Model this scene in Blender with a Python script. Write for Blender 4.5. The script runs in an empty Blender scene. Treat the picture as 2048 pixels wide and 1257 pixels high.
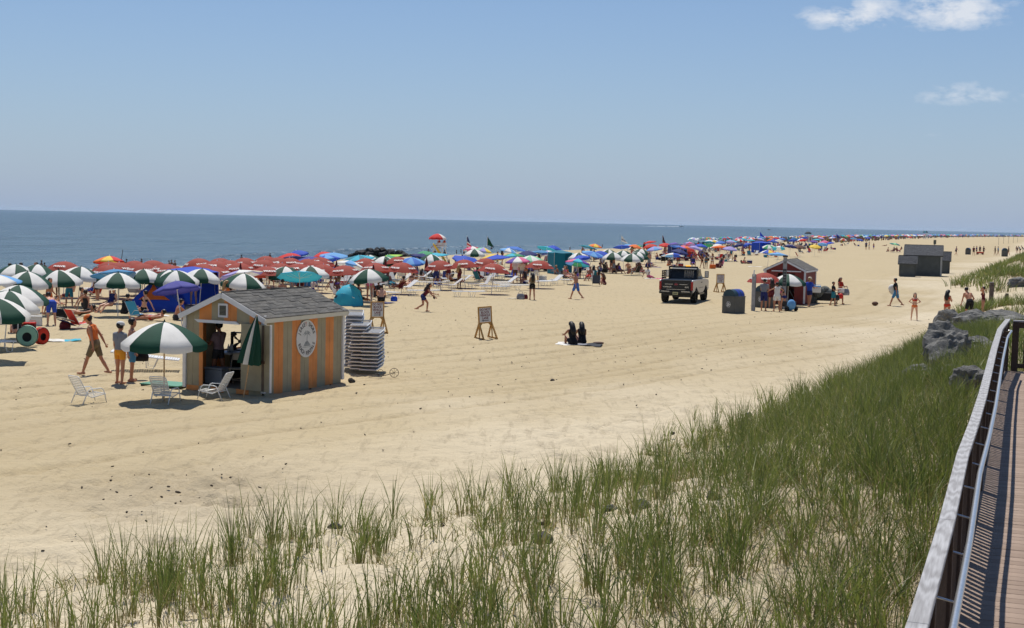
import bpy, bmesh, math, random
import numpy as np
from mathutils import Vector, Matrix, Euler
random.seed(7); RNG = np.random.default_rng(7)
R = math.radians
SC = bpy.context.scene
COL = SC.collection
# ------------------------------------------------------------------ camera
CAMZ, F = 4.6, 2750.0                      # eye height over the beach, focal length in photo pixels (2048 wide)
cd = bpy.data.cameras.new('camera'); cam = bpy.data.objects.new('camera', cd); COL.objects.link(cam)
cd.sensor_width = 36; cd.lens = 36 * F / 2048; cd.clip_start = .2; cd.clip_end = 60000
PITCH, ROLL = math.atan(186.5 / F), math.atan(.0226)
cam.matrix_world = Matrix.Translation((0, 0, CAMZ)) @ Matrix.Rotation(R(90) - PITCH, 4, 'X') @ Matrix.Rotation(ROLL, 4, 'Z')
SC.camera = cam
# ------------------------------------------------------------------ sky, sun, exposure
SUN_AZ, SUN_EL = R(-12), R(66)             # azimuth from the view axis (+Y), clockwise
w = bpy.data.worlds.new('World'); SC.world = w; w.use_nodes = True
nt = w.node_tree; nt.nodes.clear()
def N(nt, t, **k):
    n = nt.nodes.new(t)
    for a, b in k.items(): setattr(n, a, b)
    return n
def L(nt, a, b): nt.links.new(a, b)
def math_(nt, op, a, b=None, c=None):
    n = N(nt, 'ShaderNodeMath', operation=op)
    for i, x in enumerate((a, b, c)):
        if x is None: continue
        if isinstance(x, (int, float)): n.inputs[i].default_value = x
        else: L(nt, x, n.inputs[i])
    return n.outputs[0]
def mixc(nt, f, a, b, mode='MIX'):
    n = N(nt, 'ShaderNodeMix', data_type='RGBA', blend_type=mode)
    for i, x in ((0, f), (6, a), (7, b)):
        if isinstance(x, (int, float)): n.inputs[i].default_value = x
        elif isinstance(x, tuple): n.inputs[i].default_value = (*x[:3], 1)
        else: L(nt, x, n.inputs[i])
    return n.outputs[2]
def ramp(nt, x, stops):
    n = N(nt, 'ShaderNodeValToRGB'); e = n.color_ramp.elements
    while len(e) < len(stops): e.new(.5)
    for k, (p, c) in zip(e, stops):
        k.position = p; k.color = (c, c, c, 1) if isinstance(c, (int, float)) else (*c, 1)
    L(nt, x, n.inputs[0]); return n.outputs[0]
sky = N(nt, 'ShaderNodeTexSky', sky_type='NISHITA', sun_disc=False, sun_elevation=SUN_EL, sun_rotation=SUN_AZ,
        air_density=1.0, dust_density=0.1, ozone_density=2.5, altitude=0)
SKY_TINT = (.96, 1.06, 1.22)
tint = mixc(nt, 1.0, sky.outputs[0], SKY_TINT, 'MULTIPLY')
geo = N(nt, 'ShaderNodeTexCoord')
def dirof(px, py):
    v = cam.matrix_world.to_3x3() @ Vector((px - 1024, 628.5 - py, -F)); return v.normalized()
# fair weather clouds: soft ellipses of direction broken up by noise
sep = N(nt, 'ShaderNodeSeparateXYZ'); L(nt, geo.outputs['Generated'], sep.inputs[0])
az = math_(nt, 'ARCTAN2', sep.outputs[0], sep.outputs[1]); el = math_(nt, 'ARCSINE', sep.outputs[2])
comb = N(nt, 'ShaderNodeCombineXYZ'); L(nt, az, comb.inputs[0]); L(nt, math_(nt, 'MULTIPLY', el, 1.9), comb.inputs[1])
nz = N(nt, 'ShaderNodeTexNoise'); nz.inputs['Scale'].default_value = 46; nz.inputs['Detail'].default_value = 9; nz.inputs['Roughness'].default_value = .64
L(nt, comb.outputs[0], nz.inputs['Vector'])
cover = None
CLOUDS = [(1700, 34, 96, 22, .9), (1745, 20, 60, 24, .8), (1905, 22, 92, 34, 1.0), (1880, 4, 56, 40, 1.0), (1930, 188, 118, 22, .52), (1865, 184, 60, 14, .42), (1868, 270, 50, 9, .2)]
for k in range(9):   # the same small clouds drift on round the rest of the horizon
    CLOUDS.append((2500 + 900 * k + 200 * math.sin(k * 5), 60 + 90 * math.sin(k * 2.3), 150, 30, .7))
for px, py, rx, ry, a in CLOUDS:
    if px < 2100:
        d = dirof(px, py); a0, e0 = math.atan2(d.x, d.y), math.asin(d.z)
    else:
        a0, e0 = (px - 1024) / F, (440 - py) / F
    if a0 > math.pi: a0 -= 2 * math.pi
    dx = math_(nt, 'DIVIDE', math_(nt, 'SUBTRACT', az, a0), rx / F); dy = math_(nt, 'DIVIDE', math_(nt, 'SUBTRACT', el, e0), ry / F)
    r2 = math_(nt, 'ADD', math_(nt, 'MULTIPLY', dx, dx), math_(nt, 'MULTIPLY', dy, dy))
    m = math_(nt, 'MULTIPLY', math_(nt, 'EXPONENT', math_(nt, 'MULTIPLY', r2, -.9)), a)
    cover = m if cover is None else math_(nt, 'MAXIMUM', cover, m)
dens = math_(nt, 'MULTIPLY', cover, math_(nt, 'ADD', math_(nt, 'MULTIPLY', nz.outputs[0], 2.6), -.72))
cl = ramp(nt, dens, [(.14, 0.0), (.36, .5), (.66, .96)])
hzf = math_(nt, 'MULTIPLY', math_(nt, 'EXPONENT', math_(nt, 'DIVIDE', math_(nt, 'ABSOLUTE', el), -.10)), .97)   # grey sea haze low in the sky, all round
skyc = mixc(nt, cl, mixc(nt, hzf, tint, (4.45, 5.6, 7.75)), (9.6, 10.2, 11.2))
bg = N(nt, 'ShaderNodeBackground'); bg.inputs['Strength'].default_value = .075; L(nt, skyc, bg.inputs[0])
wo = N(nt, 'ShaderNodeOutputWorld'); L(nt, bg.outputs[0], wo.inputs[0])
sd = bpy.data.lights.new('sun', 'SUN'); sd.energy = 4.4; sd.angle = R(.53); sd.color = (1, .955, .88)
sun = bpy.data.objects.new('sun', sd); COL.objects.link(sun)
SUND = Vector((math.sin(SUN_AZ) * math.cos(SUN_EL), math.cos(SUN_AZ) * math.cos(SUN_EL), math.sin(SUN_EL)))
sun.rotation_euler = SUND.to_track_quat('Z', 'Y').to_euler(); sun.location = (0, 0, 60)
vs = SC.view_settings; vs.view_transform = 'Standard'; vs.look = 'None'; vs.exposure = 0; vs.gamma = 1
SC.render.engine = 'CYCLES'; SC.cycles.use_denoising = True; SC.cycles.max_bounces = 6; SC.cycles.transparent_max_bounces = 12
SC.cycles.diffuse_bounces = 3; SC.cycles.volume_bounces = 1
# ------------------------------------------------------------------ materials
MATS = {}
def lin(r, g, b): return tuple(((x / 255 + .055) / 1.055) ** 2.4 if x > 10 else x / 3294 for x in (r, g, b))
def mat(name, rgb, rough=.65, var=.10, scale=6., metal=0., bump=0., bscale=60., trans=0., spec=.4, emit=0.):
    """plain procedural paint / cloth / wood: base colour with a little blotchy variation and optional fine relief"""
    if name in MATS: return MATS[name]
    m = bpy.data.materials.new(name); m.use_nodes = True; t = m.node_tree; b = t.nodes['Principled BSDF']
    tc = N(t, 'ShaderNodeTexCoord'); nz = N(t, 'ShaderNodeTexNoise'); nz.inputs['Scale'].default_value = scale; nz.inputs['Detail'].default_value = 5
    L(t, tc.outputs['Object'], nz.inputs['Vector'])
    f = ramp(t, nz.outputs[0], [(.3, 0.), (.7, 1.)])
    lo = tuple(x * (1 - var) for x in rgb); hi = tuple(min(.95, x * (1 + var)) for x in rgb)
    L(t, mixc(t, f, lo, hi), b.inputs['Base Color'])
    b.inputs['Roughness'].default_value = rough; b.inputs['Metallic'].default_value = metal; b.inputs['Specular IOR Level'].default_value = spec
    if bump:
        n2 = N(t, 'ShaderNodeTexNoise'); n2.inputs['Scale'].default_value = bscale; L(t, tc.outputs['Object'], n2.inputs['Vector'])
        bp = N(t, 'ShaderNodeBump'); bp.inputs['Strength'].default_value = bump; bp.inputs['Distance'].default_value = .02
        L(t, n2.outputs[0], bp.inputs['Height']); L(t, bp.outputs[0], b.inputs['Normal'])
    if trans:
        tr = N(t, 'ShaderNodeBsdfTranslucent'); tr.inputs[0].default_value = (*[min(.9, x * 1.05) for x in rgb], 1)
        mx = N(t, 'ShaderNodeMixShader'); mx.inputs[0].default_value = trans
        L(t, b.outputs[0], mx.inputs[1]); L(t, tr.outputs[0], mx.inputs[2]); L(t, mx.outputs[0], t.nodes['Material Output'].inputs[0])
    if emit:
        b.inputs['Emission Color'].default_value = (*rgb, 1); b.inputs['Emission Strength'].default_value = emit
    MATS[name] = m; return m
CLOTH = {  # fabric colours by everyday name
 'rust red': (160, 60, 45), 'bottle green': (20, 72, 54), 'white': (236, 234, 228), 'blue': (44, 82, 190), 'navy': (38, 48, 110), 'light blue': (110, 170, 225),
 'turquoise': (60, 180, 205), 'red': (214, 52, 46), 'orange': (238, 120, 50), 'yellow': (240, 205, 80), 'green': (70, 160, 110), 'lime': (170, 215, 90), 'purple': (110, 80, 170),
 'lavender': (170, 160, 215), 'pink': (228, 110, 150), 'teal': (40, 130, 150), 'brown': (110, 80, 65), 'black': (26, 25, 28), 'grey': (140, 142, 150), 'cream': (225, 212, 185),
 'maroon': (105, 28, 38), 'mauve': (150, 128, 138), 'pale green': (150, 215, 170), 'sage green': (150, 198, 180), 'royal blue': (38, 80, 196), 'charcoal': (52, 54, 60), 'khaki': (128, 112, 84), 'amber': (240, 160, 40),
 'cornflower blue': (70, 120, 205), 'burgundy': (120, 40, 48), 'sky blue': (75, 140, 185), 'scarlet': (205, 55, 35), 'violet': (70, 70, 150)}
def cloth(n): return mat('cloth_' + n.replace(' ', '_'), lin(*CLOTH[n]), .75, .06, 4., trans=.18, bump=.15, bscale=14)
SKINS = [mat('skin_%d' % i, lin(*c), .5, .06, 9.) for i, c in enumerate([(205, 150, 120), (186, 128, 98), (150, 98, 72), (222, 170, 140), (110, 70, 52)])]
HAIRS = [mat('hair_%d' % i, lin(*c), .5, .3, 40.) for i, c in enumerate([(22, 17, 15), (45, 30, 22), (92, 62, 40), (165, 130, 85)])]
WHITE = mat('white_paint', lin(226, 226, 224), .45, .05, 9, bump=.1)
STRAP = mat('white_vinyl_strap', lin(228, 228, 226), .4, .05, 12)
POLE_W = mat('pole_white', lin(225, 222, 214), .4, .05)
POLE_T = mat('pole_wood', lin(196, 160, 116), .6, .15, 20)
STEEL = mat('brushed_steel', (.62, .63, .64), .35, .08, 30, metal=.9)
BLACK = mat('black_plastic', (.014, .014, .016), .5, .2, 12)
DARK = mat('dark_metal', (.03, .03, .033), .4, .2, 12, metal=.3)
RUBBER = mat('tyre_rubber', (.016, .016, .017), .85, .25, 10, bump=.4, bscale=40)
# ------------------------------------------------------------------ mesh helpers
class MB:
    def __init__(s): s.v = []; s.f = []; s.m = []
    def add(s, vs, fs, mi=0, M=None):
        o = len(s.v)
        s.v += [tuple(M @ Vector(p)) for p in vs] if M else [tuple(p) for p in vs]
        s.f += [tuple(i + o for i in f) for f in fs]; s.m += [mi] * len(fs); return s
    def box(s, c, d, rot=None, mi=0):
        x, y, z = [k / 2 for k in d]
        vs = [(i * x, j * y, k * z) for k in (-1, 1) for j in (-1, 1) for i in (-1, 1)]
        M = Matrix.Translation(c)
        if rot: M = M @ (rot.to_4x4() if isinstance(rot, Matrix) else Euler(rot).to_matrix().to_4x4())
        return s.add(vs, [(0, 2, 3, 1), (4, 5, 7, 6), (0, 1, 5, 4), (2, 6, 7, 3), (0, 4, 6, 2), (1, 3, 7, 5)], mi, M)
    def bar(s, a, b, w, h, mi=0, up=(0, 0, 1)):
        """square bar from a to b"""
        a, b = Vector(a), Vector(b); d = (b - a); l = d.length; d.normalize(); u = Vector(up)
        if abs(d.dot(u)) > .98: u = Vector((0, 1, 0))
        x = d.cross(u).normalized(); z = x.cross(d)
        return s.box((a + b) / 2, (w, l, h), Matrix((x, d, z)).transposed(), mi)
    def tube(s, pts, r, n=6, mi=0, caps=True):
        pts = [Vector(p) for p in pts]; rs = r if isinstance(r, (list, tuple)) else [r] * len(pts)
        o = len(s.v); prev = None
        for i, p in enumerate(pts):
            d = (pts[min(i + 1, len(pts) - 1)] - pts[max(i - 1, 0)]).normalized()
            if prev is None:
                u = Vector((0, 0, 1)) if abs(d.z) < .9 else Vector((1, 0, 0)); x = d.cross(u).normalized()
            else: x = (prev - d * prev.dot(d)).normalized()
            prev = x; y = d.cross(x)
            for k in range(n):
                a = 2 * math.pi * k / n; s.v.append(tuple(p + (x * math.cos(a) + y * math.sin(a)) * rs[i]))
        for i in range(len(pts) - 1):
            for k in range(n):
                a, b = o + i * n + k, o + i * n + (k + 1) % n
                s.f.append((a, b, b + n, a + n)); s.m.append(mi)
        if caps:
            s.f.append(tuple(o + k for k in range(n))[::-1]); s.f.append(tuple(o + (len(pts) - 1) * n + k for k in range(n))); s.m += [mi, mi]
        return s
    def lathe(s, prof, n=16, c=(0, 0, 0), mi=0, M=None):
        vs = []; fs = []
        for r, z in prof:
            for k in range(n):
                a = 2 * math.pi * k / n; vs.append((c[0] + r * math.cos(a), c[1] + r * math.sin(a), c[2] + z))
        for i in range(len(prof) - 1):
            for k in range(n):
                a, b = i * n + k, i * n + (k + 1) % n; fs.append((a, b, b + n, a + n))
        return s.add(vs, fs, mi, M)
    def ell(s, c, r, n=10, mi=0, M=None):
        pr = [(math.sin(math.pi * i / (n // 2 + 2)), -math.cos(math.pi * i / (n // 2 + 2))) for i in range(n // 2 + 3)]
        T = Matrix.Translation(c) @ Matrix.Diagonal((*r, 1)); return s.lathe([(max(a, .001), b) for a, b in pr], n, mi=mi, M=(M @ T if M else T))
    def prism(s, poly, a, b, ax='x', mi=0):
        """extrude a 2-D outline: ax='x' poly is (y,z); 'y' poly is (x,z); 'z' poly is (x,y)"""
        def P(p, t): return {'x': (t, p[0], p[1]), 'y': (p[0], t, p[1]), 'z': (p[0], p[1], t)}[ax]
        n = len(poly); vs = [P(p, a) for p in poly] + [P(p, b) for p in poly]
        fs = [tuple(range(n)), tuple(range(2 * n - 1, n - 1, -1))] + [(i, i + n, (i + 1) % n + n, (i + 1) % n) for i in range(n)]
        return s.add(vs, fs, mi)
    def mesh(s, name, bev=0, smooth=False):
        me = bpy.data.meshes.new(name); me.from_pydata(s.v, [], s.f); me.polygons.foreach_set('material_index', s.m)
        bm = bmesh.new(); bm.from_mesh(me); bmesh.ops.recalc_face_normals(bm, faces=bm.faces)
        if bev: bmesh.ops.bevel(bm, geom=[e for e in bm.edges if len(e.link_faces) == 2 and e.calc_face_angle(0) > .5], offset=bev, segments=1, affect='EDGES')
        bm.to_mesh(me); bm.free()
        if smooth: me.polygons.foreach_set('use_smooth', [True] * len(me.polygons))
        return me
    def obj(s, name, mats, parent=None, bev=0, smooth=False): return put(name, s.mesh(name, bev, smooth), mats, parent)
def put(name, me, mats, parent=None, M=None):
    """link a mesh as one object; its materials sit on the object so that copies may share the mesh"""
    o = bpy.data.objects.new(name, me); COL.objects.link(o)
    mats = mats if isinstance(mats, (list, tuple)) else [mats]
    while len(me.materials) < len(mats): me.materials.append(None)
    for i, m in enumerate(mats):
        if me.materials[i] is None: me.materials[i] = m
        elif me.materials[i] != m: o.material_slots[i].link = 'OBJECT'; o.material_slots[i].material = m
    if parent: o.parent = parent
    if M is not None: o.matrix_local = M
    return o
def tag(o, label, cat, group=None, kind=None):
    if label: o['label'] = label
    if cat: o['category'] = cat
    if group: o['group'] = group
    if kind: o['kind'] = kind
    return o
def empty(name, loc, rz=0, label=None, cat=None, group=None, tilt=(0, 0), scale=1):
    o = bpy.data.objects.new(name, None); COL.objects.link(o); o.location = loc; o.rotation_euler = (tilt[0], tilt[1], rz); o.empty_display_size = .2
    o.scale = (scale,) * 3; return tag(o, label, cat, group)
def copy_tree(o, parent=None):
    c = o.copy(); COL.objects.link(c); c.parent = parent
    for ch in list(o.children): copy_tree(ch, c)
    return c
def text(s, size, bold=0., w=1., font_h=False):
    """flat lettering as (vertices, faces) centred on the origin in the xy plane"""
    cu = bpy.data.curves.new('t', 'FONT'); cu.body = s; cu.size = size; cu.offset = bold; cu.align_x = 'CENTER'; cu.align_y = 'CENTER'; cu.resolution_u = 3
    ob = bpy.data.objects.new('t', cu); COL.objects.link(ob); bpy.context.view_layer.update()
    me = bpy.data.meshes.new_from_object(ob.evaluated_get(bpy.context.evaluated_depsgraph_get()))
    vs = [(v.co.x * w, v.co.y) for v in me.vertices]; fs = [tuple(p.vertices) for p in me.polygons]
    bpy.data.objects.remove(ob); bpy.data.curves.remove(cu); bpy.data.meshes.remove(me); return vs, fs
# ------------------------------------------------------------------ the lie of the land: u runs along the shore, v out to sea
SH = R(20); SU = (math.sin(SH), math.cos(SH)); SV = (-math.cos(SH), math.sin(SH))
def bow(u): return -70. * (np.maximum(u - 500., 0) / 1000.) ** 2        # far off the coast bends away inland
def uv(x, y): u = x * SU[0] + y * SU[1]; return u, x * SV[0] + y * SV[1] - bow(u)
def xy(u, v): v = v + bow(u); return u * SU[0] + v * SV[0], u * SU[1] + v * SV[1]
EU = [-40, 13, 21, 30, 41, 51, 62, 75, 84, 90, 104, 116, 124, 150, 175, 210, 420, 9000]
EV = [15, 11.6, 7.6, 6.0, 4.3, 3.2, 2.4, 2.6, 1.4, -.6, .8, 4.6, 4.4, 3.2, 2.0, .4, -6, -8]
def edge(u): return np.interp(u, EU, EV)
SEAZ = -1.5
def height(x, y):
    u, v = uv(x, y); e = edge(u)
    top = np.interp(u, [0, 40, 60, 88, 96, 120, 400], [1.25, 1.2, .8, .45, .35, .9, .9])
    t = np.clip((e + 1.2 - v) / np.maximum(e + 1.0, 3.5), 0, 1); z = top * t * t * (3 - 2 * t)
    b = np.clip((v - 64) / 26, 0, 8); return z - 1.5 * b ** 1.35 * np.where(b > 1, 1, 1)
def zt(x, y): return float(height(np.float64(x), np.float64(y)))
def ground(px, py, dz=0.):
    """the point of the beach seen at a photo pixel"""
    d = dirof(px, py); z = 0.
    for _ in range(25):
        t = (z + dz - CAMZ) / d.z if d.z < -1e-4 else 2000.
        t = min(t, 4000.); z = zt(d.x * t, d.y * t)
    return Vector((d.x * t, d.y * t, z))
def hash2(i, j, s):
    h = (i.astype(np.int64) * 374761393 + j.astype(np.int64) * 668265263 + s * 1442695041) & 0xffffffff
    h = ((h ^ (h >> 13)) * 1274126177) & 0xffffffff; return ((h ^ (h >> 16)) & 0xffff) / 65535.
def vn(x, y, s=0):
    i, j = np.floor(x), np.floor(y); fx, fy = x - i, y - j; fx = fx * fx * (3 - 2 * fx); fy = fy * fy * (3 - 2 * fy)
    a, b, c, d = hash2(i, j, s), hash2(i + 1, j, s), hash2(i, j + 1, s), hash2(i + 1, j + 1, s)
    return (a * (1 - fx) + b * fx) * (1 - fy) + (c * (1 - fx) + d * fx) * fy
def np_mesh(name, V, quads, attrs=(), smooth=True):
    me = bpy.data.meshes.new(name); V = np.asarray(V, np.float32); Q = np.asarray(quads, np.int32); k = Q.shape[1]
    me.vertices.add(len(V)); me.vertices.foreach_set('co', V.ravel()); me.loops.add(Q.size); me.loops.foreach_set('vertex_index', Q.ravel())
    me.polygons.add(len(Q)); me.polygons.foreach_set('loop_start', np.arange(0, Q.size, k, dtype=np.int32)); me.polygons.foreach_set('loop_total', np.full(len(Q), k, np.int32))
    me.update(calc_edges=True); me.validate()
    for n, ty, a in attrs:
        at = me.attributes.new(n, ty, 'POINT'); at.data.foreach_set('value' if ty == 'FLOAT' else 'color', np.asarray(a, np.float32).ravel())
    me.polygons.foreach_set('use_smooth', np.full(len(Q), smooth)); return me
def grid_quads(n, m):
    i = np.arange((n - 1) * m).reshape(n - 1, m)[:, :-1].ravel(); return np.stack([i, i + 1, i + m + 1, i + m], 1)
def grow(a, b, s0, g):
    out = [a]; s = s0
    while out[-1] < b: out.append(out[-1] + s); s *= g
    return out
# ================================================================== SAND
us = np.array([-x for x in grow(-6.5, 60, 1.5, 1.25)][::-1] + list(np.arange(6.6, 62, .125)) + grow(62, 7000, .16, 1.025))
vsn = np.array([-x for x in grow(2, 900, .3, 1.25)][::-1] + list(np.arange(-1.9, 36, .125)) + grow(36.1, 66, .2, 1.03) + grow(67, 150, 1.2, 1.04))
U, V = np.meshgrid(us, vsn, indexing='ij'); X, Y = xy(U, V); Z = height(X, Y)
E = edge(U)
soft = np.clip((E + 7.5 - V + 3 * (vn(U * .22, V * .3, 5) - .5) * 2) / 5.5, 0, 1)          # loose pale sand at the dune foot
lane = np.interp(U, [0, 25, 37, 52, 72, 90], [26, 20, 14.5, 10.6, 5.0, 2.5]); off = V - lane  # the vehicle lane swings in to the dune gap
near = np.clip((75 - U) / 20, 0, 1) * np.clip((44 - V) / 10, 0, 1)
dim = (vn(U * 2.3, V * 2.3, 1) - .5) * .15 + (vn(U * 4.1 + 9, V * 3.6, 2) - .5) * .075 + (vn(U * .55, V * .6, 3) - .5) * .10
foot = np.clip(vn(U * 2.9 + 40, V * 2.7, 8) - .60, 0, 1) * -.32 * (.35 + .65 * np.clip(vn(U * .25, V * .3, 12) * 2 - .6, 0, 1))
rut = np.zeros_like(U)
for k, (o, amp, wl) in enumerate([(-4.6, .5, 31), (-2.9, .6, 27), (-1.2, .5, 44), (.3, .4, 38), (2.0, .7, 29), (3.6, .6, 35), (5.6, .5, 41), (7.4, .4, 33), (-6.4, .5, 36), (9.4, .4, 50)]):
    c = o + amp * np.sin(U / wl * 6.28 + k * 1.7)
    g = np.exp(-((off - c) / .19) ** 2) + np.exp(-((off - c - 1.75) / .19) ** 2); rut += -.05 * g * (.5 + .5 * np.sin(U * 15 + k)) - .035 * g + .03 * np.exp(-((off - c) / .42) ** 2)
inlane = np.exp(-(off / 6.5) ** 4)
Zm = dim * (.30 + .75 * soft) * (1 - .45 * inlane) + foot * (.45 + .55 * soft) * (1 - .3 * inlane) + rut * (.3 + .7 * vn(U * .11, V * .4, 21)) * (1 - soft * .7)
Z = Z + Zm * near
damp_shade = np.clip((V - 72) / 10, 0, 1)
rut_shade = np.clip(-rut / .07, 0, 1) * (.35 + .65 * vn(U * .15, V * .5, 22)) * (1 - soft * .6) * np.clip((150 - U) / 60, 0, 1)  # darkens the sand colour along the ruts, painting in their shading
tone = 1.25 * rut_shade + np.clip(vn(U * .09, V * .22, 31) * .6 + vn(U * .5, V * .9, 32) * .4, 0, 1) * (.5 + .5 * inlane)
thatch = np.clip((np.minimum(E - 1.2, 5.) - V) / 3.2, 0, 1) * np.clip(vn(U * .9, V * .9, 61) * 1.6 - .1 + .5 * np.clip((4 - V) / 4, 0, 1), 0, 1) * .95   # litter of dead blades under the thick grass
churn = np.exp(-((U - 19.5) / 2.6) ** 2 - ((V - 12.8) / 2.2) ** 2)
Z = Z + churn * near * (np.clip(vn(U * 4.5, V * 4.5, 41) - .45, 0, 1) * .35 - .05)
P = np.stack([X, Y, Z], -1).reshape(-1, 3)
sand_me = np_mesh('sand', P, grid_quads(len(us), len(vsn))[:, ::-1], [('soft', 'FLOAT', soft), ('damp_shade', 'FLOAT', np.maximum(damp_shade, churn * .55)), ('tone', 'FLOAT', tone), ('thatch', 'FLOAT', thatch)])  # shoreline damp, plus painted shade for the hollows of the dug patch
m = bpy.data.materials.new('beach_sand'); m.use_nodes = True; t = m.node_tree; b = t.nodes['Principled BSDF']
pos = N(t, 'ShaderNodeNewGeometry').outputs['Position']
def noise(t, vec, scale, detail=4, rough=.5):
    n = N(t, 'ShaderNodeTexNoise'); n.inputs['Scale'].default_value = scale; n.inputs['Detail'].default_value = detail; n.inputs['Roughness'].default_value = rough
    L(t, vec, n.inputs['Vector']); return n.outputs[0]
def attr(t, n): return N(t, 'ShaderNodeAttribute', attribute_name=n).outputs['Fac']
base = mixc(t, attr(t, 'soft'), (.50, .405, .248), (.64, .55, .395))
base = mixc(t, math_(t, 'MULTIPLY', attr(t, 'tone'), .48), base, (.37, .288, .165))
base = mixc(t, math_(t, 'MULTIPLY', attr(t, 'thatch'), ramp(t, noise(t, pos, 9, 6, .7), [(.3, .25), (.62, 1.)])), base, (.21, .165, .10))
base = mixc(t, math_(t, 'MULTIPLY', attr(t, 'damp_shade'), .75), base, (.20, .155, .10))
sp = ramp(t, noise(t, pos, 1.3, 8, .65), [(.32, 0.), (.7, 1.)])
base = mixc(t, math_(t, 'MULTIPLY', sp, .22), base, (.52, .44, .31))
grit = ramp(t, noise(t, pos, 26, 3, .6), [(.60, 0.), (.74, 1.)])
base = mixc(t, math_(t, 'MULTIPLY', grit, .3), base, (.21, .165, .11))
ms = N(t, 'ShaderNodeMapping'); ms.inputs['Rotation'].default_value = (0, 0, SH + .12); ms.inputs['Scale'].default_value = (1, .14, 1); L(t, pos, ms.inputs[0])
streak_shade = ramp(t, noise(t, ms.outputs[0], 4.5, 7, .72), [(.53, 0.), (.63, 1.)]); base = mixc(t, math_(t, 'MULTIPLY', streak_shade, .34), base, (.27, .215, .14))  # dark streaks along the lane paint thin shadows into the sand
spk = ramp(t, noise(t, pos, 7.5, 2, .5), [(.715, 0.), (.74, 1.)]); base = mixc(t, math_(t, 'MULTIPLY', spk, .3), base, (.15, .115, .08))
L(t, base, b.inputs['Base Color']); b.inputs['Roughness'].default_value = .95; b.inputs['Specular IOR Level'].default_value = .1
bp = N(t, 'ShaderNodeBump'); bp.inputs['Strength'].default_value = .8; bp.inputs['Distance'].default_value = .09
hh = math_(t, 'ADD', noise(t, pos, 4.2, 5, .6), math_(t, 'MULTIPLY', noise(t, pos, 19, 3), .25)); L(t, hh, bp.inputs['Height']); L(t, bp.outputs[0], b.inputs['Normal'])
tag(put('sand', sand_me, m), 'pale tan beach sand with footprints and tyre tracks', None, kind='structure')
# ================================================================== SEA
us = np.array([-x for x in grow(80, 20000, 6, 1.12)][::-1] + list(np.arange(-78, 420, 2.2)) + grow(422, 16000, 4, 1.05))
vsn = np.array(list(np.arange(82, 150, .6)) + grow(150.5, 24000, 1., 1.06))
U, V = np.meshgrid(us, vsn, indexing='ij'); X, Y = xy(U, V)
wob = (vn(U * .03, U * 0 + 2, 3) - .5) * 10
Z = SEAZ + .07 * np.sin(V * .55 + wob) * np.clip((V - 92) / 12, 0, 1) * np.clip((900 - V) / 600, 0, 1) + .05 * (vn(U * .3, V * .6, 4) - .5) * np.clip((V - 90) / 10, 0, 1)
brk = np.exp(-((V - 108 - wob * .6) / 2.0) ** 2) * np.clip(vn(U * .022, U * 0, 9) * 2.2 - .75, 0, 1)
brk2 = np.exp(-((V - 97 - wob * .3) / 1.3) ** 2) * np.clip(vn(U * .03, U * 0, 14) * 2 - .6, 0, 1) * .5
Z = Z + .75 * brk + .35 * brk2
foam = np.clip(brk * .55 * np.clip(108.3 + wob * .6 - V, 0, 1.) + brk2 * .7 + np.exp(-((V - 91.6 - wob * .25) / 1.2) ** 2) * .9, 0, 1)
sea_me = np_mesh('sea', np.stack([X, Y, Z], -1).reshape(-1, 3), grid_quads(len(us), len(vsn))[:, ::-1], [('foam', 'FLOAT', foam), ('off', 'FLOAT', np.clip((V - 88) / 300, 0, 1))])
m = bpy.data.materials.new('sea_water'); m.use_nodes = True; t = m.node_tree; b = t.nodes['Principled BSDF']
pos = N(t, 'ShaderNodeNewGeometry').outputs['Position']
mp = N(t, 'ShaderNodeMapping'); mp.inputs['Rotation'].default_value = (0, 0, SH); mp.inputs['Scale'].default_value = (1, .38, 1); L(t, pos, mp.inputs[0]); mv = mp.outputs[0]
deep = mixc(t, attr(t, 'off'), (.082, .130, .145), (.036, .070, .098))
deep = mixc(t, math_(t, 'MULTIPLY', ramp(t, noise(t, mv, .035, 5, .6), [(.35, 0.), (.68, 1.)]), .75), deep, (.080, .130, .155))
fm = math_(t, 'MULTIPLY', attr(t, 'foam'), ramp(t, noise(t, mv, 1.1, 6, .65), [(.45, 0.), (.66, 1.)]))
deep = mixc(t, math_(t, 'MULTIPLY', ramp(t, noise(t, mv, .16, 6, .68), [(.42, 0.), (.66, 1.)]), .5), deep, (.030, .055, .075))
cap = math_(t, 'MULTIPLY', ramp(t, noise(t, mv, .22, 7, .7), [(.735, 0.), (.77, 1.)]), .8)
fm = math_(t, 'MAXIMUM', fm, cap)
L(t, mixc(t, fm, deep, (.75, .78, .78)), b.inputs['Base Color'])
b.inputs['Roughness'].default_value = .22; b.inputs['IOR'].default_value = 1.33; b.inputs['Specular IOR Level'].default_value = .25
bp = N(t, 'ShaderNodeBump'); bp.inputs['Strength'].default_value = 1.0; bp.inputs['Distance'].default_value = 1.7
hh = math_(t, 'ADD', noise(t, mv, .45, 6, .62), math_(t, 'MULTIPLY', noise(t, mv, .06, 4, .6), 2.2)); L(t, hh, bp.inputs['Height']); L(t, bp.outputs[0], b.inputs['Normal'])
tag(put('sea', sea_me, m), 'blue grey sea with low swell and a line of surf', None, kind='structure')
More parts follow.
